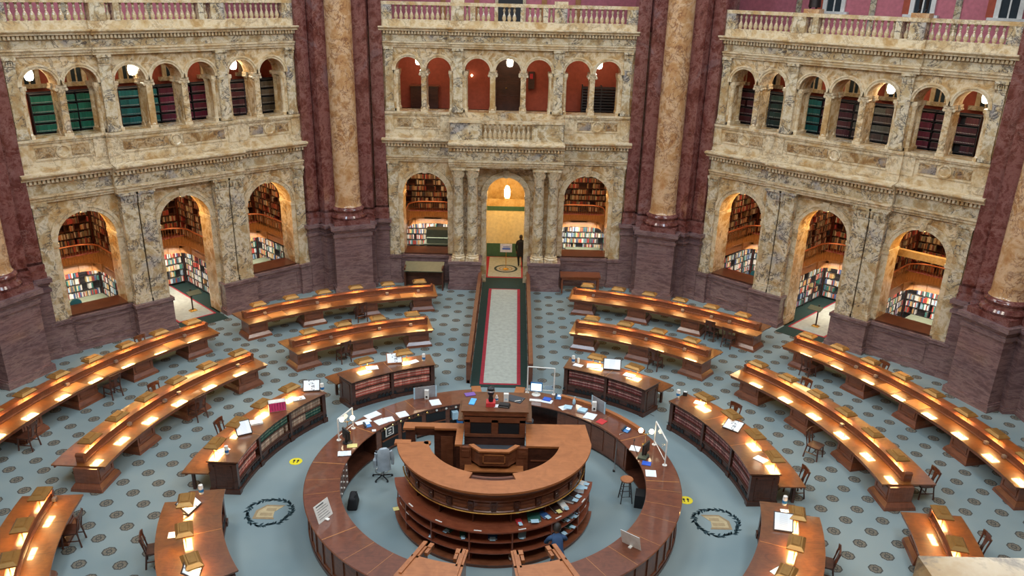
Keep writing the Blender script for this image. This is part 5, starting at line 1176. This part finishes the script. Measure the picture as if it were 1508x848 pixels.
# things on the middle cabinet
Zc = 2.912
slab('cloth', 'bright blue folded cloth on top of the middle cabinet', 'cloth', 'sky_blue', .16, .36, at(-.65, .78, Zc, -10), .02)
slab('cloth', 'purple cloth draped over the rear left corner of the middle cabinet', 'cloth', 'purple_cloth', .3, .2, at(-.75, 1.22, Zc, 20), .02)
g = thing('bell_stand', 'black device like an urn on a red wooden block on the middle cabinet', 'device', XM(-.13, .62, Zc)); obj('block', MB().box(-.13, .13, -.13, .13, 0, .12), 'red_cover', g); obj('body', MB().lathe([(.06, .12), (.075, .2), (.05, .3), (.09, .36), (.11, .46), (.10, .54), (.04, .58), (0, .58)], 18), 'black', g, smooth=True)
obj('ring', MB().lathe([(.112, .44), (.125, .46), (.112, .48)], 18), 'steel', g)
g = thing('dispenser', 'white dispenser standing at the centre of the middle cabinet', 'dispenser', XM(.30, .88, Zc)); obj('body', MB().box(-.07, .07, -.05, .05, 0, .24), 'white', g); obj('window', MB().box(-.03, .03, -.055, -.05, .05, .1), 'ltblue', g)
g = thing('pouch', 'black zipped pouch lying on the middle cabinet', 'pouch', XM(.25, .56, Zc, -10)); obj('body', MB().taper(.34, .22, .28, .17, 0, .08), 'black', g); obj('zip', MB().box(-.13, .13, -.115, -.108, .03, .04), 'steel', g)
slab('cloth', 'dark grey cloth beneath a pen on the right of the middle cabinet', 'cloth', 'charcoal', .5, .36, at(.55, 1.0, Zc, -25), .015)
g = thing('pen', 'white pen lying on the dark cloth of the middle cabinet', 'pen', XM(.66, .86, Zc+.018, 20)); obj('barrel', MB().tube([(-.12, 0, .01), (.12, 0, .01)], .011, 6), 'white', g); obj('clip', MB().box(.06, .11, -.012, .012, .018, .024), 'black', g)
g = thing('hand_gel', 'small white and blue bottle between the urn device and the dispenser', 'bottle', XM(.03, .9, Zc)); obj('body', MB().lathe([(.04, 0), (.045, .1), (.02, .14), (.02, .17)], 12), 'white', g, smooth=True); obj('label_band', MB().lathe([(.046, .03), (.046, .08)], 12), 'bluecase', g)
slab('note_card', 'small white card in front of the small bottle on the middle cabinet', 'card', 'paper', .14, .16, at(.04, .56, Zc), .01)

# books with slips lying in the central desk's open shelves
rb = random.Random(9)
def shelved(i, th, r, z, mat, w, h, t, rot, lbl, slip='ltblue'):
    g = thing('shelved_book', lbl, 'book', PM(r, th, z, rot)); obj('cover', MB().box(-w/2, w/2, -h/2, h/2, 0, .004).box(-w/2, w/2, -h/2, h/2, t-.004, t).box(-w/2, -w/2+.006, -h/2, h/2, 0, t), mat, g)
    obj('page_block', MB().box(-w/2+.006, w/2-.008, -h/2+.008, h/2-.008, .004, t-.004), 'paper', g)
    obj('slip', MB().box(-w*.3, w*.3, h/2-.06, h/2+.09, t, t+.004), slip, g)
SH = [(206, 2.45, .745, 'greenbook', .2, .3, .04, 10, 'dark green book with pale slip on the middle shelf, left part of the central desk'),
      (217, 2.5, .425, 'charcoal', .2, .28, .04, -12, 'dark grey book with pale slip on the lower shelf, left part of the central desk'),
      (197, 2.5, .745, 'greenbook', .16, .34, .03, -22, 'thin dark green book with slip on the middle shelf, left of the blue one'),
      (179, 2.46, .745, 'navybook', .24, .3, .04, 0, 'blue book with pale slip on the middle shelf facing the near entrance'),
      (161, 2.48, .745, 'ltblue', .2, .34, .04, 24, 'pale grey book with slip on the middle shelf, left of the crouching worker'),
      (163, 2.44, 1.115, 'red_cover', .16, .22, .03, 0, 'small dark red book with slip on the upper shelf of the central desk'),
      (153, 2.42, 1.115, 'greenbook', .34, .36, .05, 20, 'large green book with slip on the upper shelf of the central desk'),
      (146, 2.44, 1.115, 'navybook', .2, .3, .04, -5, 'dark blue book with slip right of the large green one'),
      (136, 2.42, 1.115, 'leather', .22, .34, .05, 15, 'brown book with yellow slip on the upper shelf of the central desk'),
      (130, 2.45, 1.115, 'white', .18, .38, .05, 25, 'long cream book on the upper shelf of the central desk'),
      (123, 2.46, 1.115, 'charcoal', .24, .32, .07, -10, 'thick grey book with pale slip on the upper right of the central desk'),
      (118, 2.48, 1.115, 'leather', .24, .3, .1, 12, 'brown book stack with pale slips on the upper right of the central desk'),
      (110, 2.5, 1.115, 'ltblue', .22, .3, .12, -8, 'pale blue papers stacked at the right end of the upper shelf'),
      (104, 2.5, 1.115, 'white', .22, .3, .1, 10, 'white papers at the very right end of the upper shelf'),
      (131, 2.5, .745, 'greenbook', .2, .3, .05, 5, 'dark green book with pale slip on the middle shelf above the worker'),
      (126, 2.55, .745, 'ltblue', .22, .28, .03, -15, 'pale blue booklet on the middle shelf right of the worker'),
      (121, 2.5, .745, 'red_cover', .2, .3, .04, 8, 'reddish book with pale slip on the middle shelf, far right'),
      (134, 2.55, .425, 'charcoal', .2, .28, .04, 5, 'dark book with pale slip on the lower shelf beside the worker'),
      (127, 2.55, .425, 'greenbook', .2, .28, .04, -10, 'dark green book with pale slip on the lower shelf, far right'),
      (252, 2.5, .745, 'navybook', .2, .28, .05, 5, 'navy book with white slip at the left end of the middle shelf')]
for i, s_ in enumerate(SH): shelved(i, *s_[:8], s_[8], slip='yellow_paper' if 'yellow' in s_[8] else 'ltblue')
g = thing('yellow_note', 'yellow paper slip sticking out of the left end of the central desk', 'paper', PM(2.76, 250, .46)); obj('slip', MB().box(-.08, .08, 0, .16, 0, .006), 'yellow_paper', g)
g = thing('cable_coil', 'white coiled cable on the lowest shelf facing the near entrance', 'cable', PM(2.6, 168, .13)); obj('coil', MB().tube([(.07*cos(t/4), .1*sin(t/4), .01+t*.001) for t in range(60)], .008, 5), 'white', g)
g = thing('framed_card', 'white-framed card with black squares on the low shelf inside the left ring counter', 'card', PM(4.36, -51, .60)); obj('frame', MB().box(-.17, .17, -.02, 0, 0, .3), 'white', g); obj('inset', MB().box(-.12, .12, -.024, -.02, .04, .26), 'black', g); obj('cards', MB().box(-.06, .06, -.03, -.024, .07, .12).box(-.06, .06, -.03, -.024, .17, .22), 'white', g)
for a, mt, l in ((-14.5, 'red_cover', 'red binder standing in a cubby of the far left ring counter'), (-19, 'ltblue', 'pale blue box file in a cubby of the far left ring counter'), (-17, 'bluecase', 'blue binder in the lowest cubby of the far left ring counter')):
    o = obj('binder', MB().box(-.1, .1, -.16, 0, 0, .26), mt, None, PM(4.38, a, .52 if mt != 'bluecase' else .18)); tag(o, l, 'binder')

# office chairs, jacket, stool, bag
def office_chair(label, Mx, cloth='charcoal', back=True):
    g = thing('office_chair', label, 'office chair', Mx)
    for i in range(5):
        a = 2*pi*i/5; obj('leg', MB().tube([(0, 0, .1), (.3*cos(a), .3*sin(a), .06)], .02, 6).lathe([(0, -.03), (.03, -.02), (.03, .02), (0, .03)], 8, Matrix.Translation((.3*cos(a), .3*sin(a), .03))), 'black', g)
    obj('gas_lift', MB().tube([(0, 0, .08), (0, 0, .55)], .025, 8), 'steel', g); obj('foot_ring', MB().tube([(.2*cos(t*pi/8), .2*sin(t*pi/8), .26) for t in range(17)], .01, 5), 'steel', g)
    obj('seat', MB().prism([(.25*cos(t*pi/10), .24*sin(t*pi/10)) for t in range(20)], .55, .62), cloth, g)
    if back: obj('backrest', MB().prism([(-.23, -.24), (-.12, -.28), (.12, -.28), (.23, -.24), (.22, -.20), (0, -.24), (-.22, -.20)], .72, 1.12), cloth, g); obj('back_post', MB().tube([(0, -.1, .55), (0, -.27, .6), (0, -.27, .8)], .02, 6), 'black', g)
    return g
office_chair('swivel chair with a grey jacket over its back, inside the left of the ring', PM(3.62, -70, 0, 48), 'charcoal')
office_chair('dark grey swivel chair tucked under the ring counter below the lit monitor', PM(4.0, 14, 0, 0), 'charcoal')
office_chair('swivel chair with a round pale blue cushion inside the left booth', PM(4.15, -164.5, 0, 0), 'ltblue', back=False)
g = thing('jacket', 'pale grey jacket draped over the swivel chair inside the ring counter', 'jacket', PM(3.62, -70, 0, 48))
obj('body', MB().lathe([(0, 1.21), (.13, 1.19), (.20, 1.12), (.235, .92), (.225, .62), (.235, .46), (0, .47)], 20, Matrix.Translation((0, -.29, 0)) @ Matrix.Diagonal((.9, .42, 1, 1))), 'grey_cloth', g, smooth=True)
for q in (-1, 1): obj('sleeve', MB().tube([(q*.21, -.27, 1.06), (q*.27, -.3, .85), (q*.27, -.28, .6)], [.06, .055, .045], 8), 'grey_cloth', g, smooth=True)
g = thing('bar_stool', 'tall round wooden stool with dark legs inside the right of the ring', 'stool', PM(3.87, 85, 0))
obj('seat', MB().lathe([(0, .70), (.17, .70), (.19, .72), (.19, .745), (.17, .76), (0, .755)], 24), 'wood_orange', g, smooth=True)
for i in range(4):
    a = pi/4+i*pi/2; obj('leg', MB().tube([(.24*cos(a), .24*sin(a), 0), (.13*cos(a), .13*sin(a), .70)], .017, 6), 'iron', g)
for z, r_ in ((.22, .21), (.40, .185), (.56, .155)):
    for i in range(4):
        a, b_ = pi/4+i*pi/2, pi/4+(i+1)*pi/2; obj('rung', MB().tube([(r_*cos(a), r_*sin(a), z), (r_*cos(b_), r_*sin(b_), z)], .01, 5), 'iron', g)
g = thing('shoulder_bag', 'black bag slumped on the floor against the card drawers of the left ring', 'bag', PM(4.02, -93, 0)); mb = MB().taper(.46, .26, .36, .16, 0, .32)
o = obj('body', mb, 'cloth_black', g); o.scale = (1.25, 1.2, 1.15); bv = o.modifiers.new('b', 'BEVEL'); bv.width = .05; bv.segments = 3; obj('strap', MB().tube([(-.2, 0, .28), (-.1, -.1, .42), (.1, -.1, .4), (.2, 0, .26)], .015, 6), 'cloth_black', g)
g = thing('file_box', 'black and silver file case leaning inside the kneehole right of the stool', 'case', PM(4.25, 88, 0, 15)); obj('body', MB().box(-.2, .2, -.14, .14, 0, .42), 'black', g); obj('face', MB().box(-.17, .17, -.15, -.14, .04, .38), 'steel', g)

# person-scale bits of far furniture in the alcoves
for k, c, mt, l in ((-1, -3.9, 'teal', 'teal round-backed chair behind the dado of the left arch of the left wall'), (1, -3.9, 'teal', 'blue-grey chair behind the dado of the left arch of the right wall')):
    g = thing('upholstered_chair', l, 'chair', KM(k) @ Matrix.Translation((c+(-.5 if k < 0 else .4), 1.35, 0)))
    obj('backrest', MB().lathe([(0, -.05), (.22, -.04), (.24, 0), (.22, .04), (0, .05)], 18, Matrix.Translation((0, -.05, 1.42)) @ Matrix.Rotation(pi/2, 4, 'X')), mt, g, smooth=True)
    obj('seat', MB().box(-.25, .25, -.05, .42, .85, .93), mt, g)
    for x in (-.2, .2):
        for y in (0, .36): obj('leg', MB().box(x-.02, x+.02, y-.02, y+.02, 0, .85), 'black', g)
g = thing('lectern_cabinet', 'tall grey-green metal cabinet behind the left arch of the far wall', 'cabinet', K0 @ Matrix.Translation((-3.55, 2.3, 0)))
obj('body', MB().box(-.55, .55, -.3, .3, 0, 2.1), 'green_metal', g); obj('slot', MB().box(-.5, .5, -.31, -.3, .9, 1.25).box(-.5, .5, -.31, -.3, 1.6, 1.64), 'black', g); obj('ledge', MB().box(-.7, .7, -.5, .35, 1.32, 1.38), 'green_metal', g)
for k, c, l in ((-1, -3.9, 'left arch of the left wall'), (1, 3.9, 'right arch of the right wall'), (0, 3.9, 'right arch of the far wall'), (-1, 3.9, 'right arch of the left wall')):
    g = thing('reading_table', 'plain grey-green table inside the '+l, 'table', KM(k) @ Matrix.Translation((c+.2, 2.6, 0))); obj('top', MB().box(-.9, .9, -.4, .4, .98, 1.04), 'green_metal', g)
    for x in (-.8, .8):
        for y in (-.33, .33): obj('leg', MB().box(x-.03, x+.03, y-.03, y+.03, 0, .98), 'green_metal', g)

# ------------------------------------------------------------------ statues on the balustrades
def skinned(name, pts, edges, radii, mat, parent, T=None, sub=2, root=0):
    me = bpy.data.meshes.new(name); me.from_pydata(pts, edges, []); me.materials.append(M[mat])
    o = put(name, me, parent, T); sk = o.modifiers.new('skin', 'SKIN'); sk.use_smooth_shade = True
    for i, r in enumerate(radii):
        v = me.skin_vertices[0].data[i]; v.radius = r if isinstance(r, tuple) else (r, r)
        v.use_root = (i == root)
    s_ = o.modifiers.new('sub', 'SUBSURF'); s_.levels = sub; s_.render_levels = sub
    return o
def human(g, mat, J, mats=None, T=None, scale=1.0):
    """J: joints in metres; one continuous body"""
    names = ['pelvis', 'belly', 'chest', 'neckb', 'neck', 'head0', 'head1', 'lsh', 'lel', 'lwr', 'lhand', 'rsh', 'rel', 'rwr', 'rhand', 'lhip', 'lkn', 'lan', 'ltoe', 'rhip', 'rkn', 'ran', 'rtoe']
    rad = [(.15, .12), (.135, .105), (.16, .11), (.10, .08), (.055, .055), (.085, .095), (.075, .085), (.07, .06), .045, .033, (.04, .02), (.07, .06), .045, .033, (.04, .02), (.095, .095), .065, .045, (.045, .03), (.095, .095), .065, .045, (.045, .03)]
    idx = {n: i for i, n in enumerate(names)}
    E_ = [('pelvis', 'belly'), ('belly', 'chest'), ('chest', 'neckb'), ('neckb', 'neck'), ('neck', 'head0'), ('head0', 'head1'), ('neckb', 'lsh'), ('lsh', 'lel'), ('lel', 'lwr'), ('lwr', 'lhand'), ('neckb', 'rsh'), ('rsh', 'rel'), ('rel', 'rwr'), ('rwr', 'rhand'),
          ('pelvis', 'lhip'), ('lhip', 'lkn'), ('lkn', 'lan'), ('lan', 'ltoe'), ('pelvis', 'rhip'), ('rhip', 'rkn'), ('rkn', 'ran'), ('ran', 'rtoe')]
    return skinned('body', [J[n] for n in names], [(idx[a], idx[b_]) for a, b_ in E_], rad, mat, g, T)
STAND = dict(pelvis=(0, 0, .95), belly=(0, 0, 1.1), chest=(0, .0, 1.28), neckb=(0, 0, 1.42), neck=(0, .01, 1.5), head0=(0, .02, 1.59), head1=(0, .02, 1.68), lsh=(-.18, 0, 1.40), lel=(-.26, .02, 1.14), lwr=(-.25, .12, .92), lhand=(-.24, .15, .83), rsh=(.18, 0, 1.40), rel=(.27, .0, 1.15), rwr=(.24, .15, 1.0), rhand=(.2, .22, .98),
             lhip=(-.09, 0, .88), lkn=(-.1, .02, .48), lan=(-.1, -.02, .08), ltoe=(-.11, .13, .03), rhip=(.09, 0, .88), rkn=(.11, .06, .49), ran=(.12, .02, .08), rtoe=(.13, .17, .03))
for k, s, l, robe in ((1, -1.87, 'dark bronze robed statue on the right balustrade, left one, only its feet in frame', True), (1, 2.3, 'dark bronze bare-legged statue on the right balustrade, right one', False)):
    g = thing('bronze_statue', l, 'statue', KM(k) @ Matrix.Translation((s, -.02, 13.16)) @ Matrix.Rotation(pi, 4, 'Z'))
    obj('plinth', MB().box(-.32, .32, -.22, .22, 0, .16), 'column', g); human(g, 'bronze', STAND, T=Matrix.Translation((0, 0, .16)))
    if robe: obj('robe', MB().lathe([(.24, .22), (.22, .5), (.19, .9), (.15, 1.2), (.17, 1.45), (.08, 1.55)], 14), 'bronze', g, smooth=True)
for s, l in ((-2.3, 'empty pale block on the far balustrade, left of the doorway'), (2.3, 'empty pale block on the far balustrade, right of the doorway')):
    o = obj('statue_block', MB().box(-.3, .3, -.2, .2, 0, .14), 'siena_trim', None, K0 @ Matrix.Translation((s, -.04, 13.16))); tag(o, l, 'plinth')

# ------------------------------------------------------------------ people
def hand(name, parent, T, mat='skin', curl=.6, side=1):
    pts = [(0, 0, 0), (0, .045, 0), (0, .085, 0)]; ed = [(0, 1), (1, 2)]; rd = [(.026, .014), (.038, .014), (.036, .012)]
    for i, (x, L) in enumerate(((-.028, .062), (-.010, .072), (.010, .067), (.028, .052))):
        b0 = len(pts); c1, c2 = curl*.5, curl*1.2
        pts += [(x, .092, 0), (x*1.1, .092+L*.45*cos(c1), -L*.45*sin(c1)), (x*1.15, .092+L*.45*cos(c1)+L*.5*cos(c2), -L*.45*sin(c1)-L*.5*sin(c2))]
        ed += [(2, b0), (b0, b0+1), (b0+1, b0+2)]; rd += [.009, .0085, .007]
    b0 = len(pts); pts += [(side*.045, .035, -.005), (side*.062, .065, -.015), (side*.06, .09, -.025)]; ed += [(1, b0), (b0, b0+1), (b0+1, b0+2)]; rd += [.012, .010, .008]
    return skinned(name, pts, ed, rd, mat, parent, T, 1)
def face(g, T, hairmat='hair', mask=False):
    # T: origin at head centre, +y = face direction
    obj('head', MB().lathe([(0, -.125), (.045, -.115), (.068, -.07), (.078, 0), (.078, .05), (.06, .1), (.03, .122), (0, .126)], 18, Matrix.Diagonal((1, 1.18, 1, 1))), 'skin', g, T, smooth=True)
    mb = MB().taper(.022, .03, .014, .012, -.035, .01, Matrix.Translation((0, .095, 0)))
    for q in (-1, 1): mb.lathe([(0, -.03), (.012, -.02), (.016, 0), (.012, .025), (0, .03)], 8, Matrix.Translation((q*.08, 0, -.01)))
    obj('nose_and_ears', mb, 'skin', g, T)
    mb = MB()
    for q in (-1, 1): mb.box(q*.03-.012, q*.03+.012, .082, .09, .005, .013)
    mb.box(-.022, .022, .083, .09, -.066, -.058); obj('eyes_and_mouth', mb, 'black', g, T)
    obj('hair', MB().lathe([(.085, -.05), (.09, 0), (.09, .06), (.068, .115), (.035, .138), (0, .142)], 18, Matrix.Translation((0, -.018, 0)) @ Matrix.Diagonal((1, 1.12, 1, 1))), hairmat, g, T, smooth=True)
# walker in the doorway, going away
P = dict(STAND); P.update(lkn=(-.1, .10, .50), lan=(-.1, -.05, .12), ltoe=(-.1, .04, .04), rkn=(.1, -.04, .50), ran=(.1, -.26, .17), rtoe=(.1, -.22, .05), lwr=(-.22, .08, .90), lhand=(-.21, .11, .82), rwr=(.27, -.08, .92), rhand=(.27, -.1, .84), rel=(.25, -.08, 1.15))
for n_ in ('head0', 'head1'): P[n_] = (0, .01, 1.52 if n_ == 'head0' else 1.545)
g = thing('person', 'person in black clothes walking away through the lit central doorway', 'person', Matrix.Translation((.82, 21.55, .02)) @ Matrix.Rotation(R(8), 4, 'Z'))
human(g, 'cloth_black', P)
obj('coat', MB().lathe([(.20, .62), (.19, .9), (.155, 1.1), (.18, 1.3), (.17, 1.4), (.07, 1.47)], 16, Matrix.Diagonal((1.1, .8, 1, 1))), 'cloth_black', g, smooth=True)
face(g, Matrix.Translation((0, .02, 1.62)))
hand('hand', g, Matrix.Translation((-.21, .1, .85)) @ Matrix.Rotation(-pi/2, 4, 'X')); hand('hand', g, Matrix.Translation((.27, -.1, .86)) @ Matrix.Rotation(-pi/2, 4, 'X'), side=-1)
# library worker stooping at the central desk's shelves
g = thing('person', 'dark-haired person in navy top stooping at the near right shelves of the central desk', 'person', Matrix.Translation((1.66, -3.26, 0)) @ Matrix.Rotation(R(8), 4, 'Z') @ Matrix.Scale(1.06, 4))
Q_ = dict(pelvis=(0, -.18, .82), belly=(0, -.10, .96), chest=(.0, .04, 1.10), neckb=(.02, .15, 1.19), neck=(.03, .21, 1.23), head0=(.035, .25, 1.27), head1=(.035, .27, 1.29), lsh=(-.17, .12, 1.18), lel=(-.24, .24, .98), lwr=(-.15, .38, .86), lhand=(-.13, .42, .84), rsh=(.19, .12, 1.18), rel=(.27, .28, 1.0), rwr=(.2, .42, .92), rhand=(.19, .46, .90),
          lhip=(-.1, -.18, .78), lkn=(-.12, .02, .45), lan=(-.12, -.08, .09), ltoe=(-.12, .08, .03), rhip=(.1, -.18, .78), rkn=(.12, .04, .45), ran=(.12, -.1, .09), rtoe=(.13, .06, .03))
human(g, 'cloth_navy', Q_)
face(g, Matrix.Translation((.035, .27, 1.33)) @ Matrix.Rotation(R(-28), 4, 'Z') @ Matrix.Rotation(R(-32), 4, 'X'))
hand('hand', g, Matrix.Translation((-.14, .40, .845)) @ Matrix.Rotation(R(-15), 4, 'X')); hand('hand', g, Matrix.Translation((.19, .45, .905)) @ Matrix.Rotation(R(-12), 4, 'X'), side=-1)
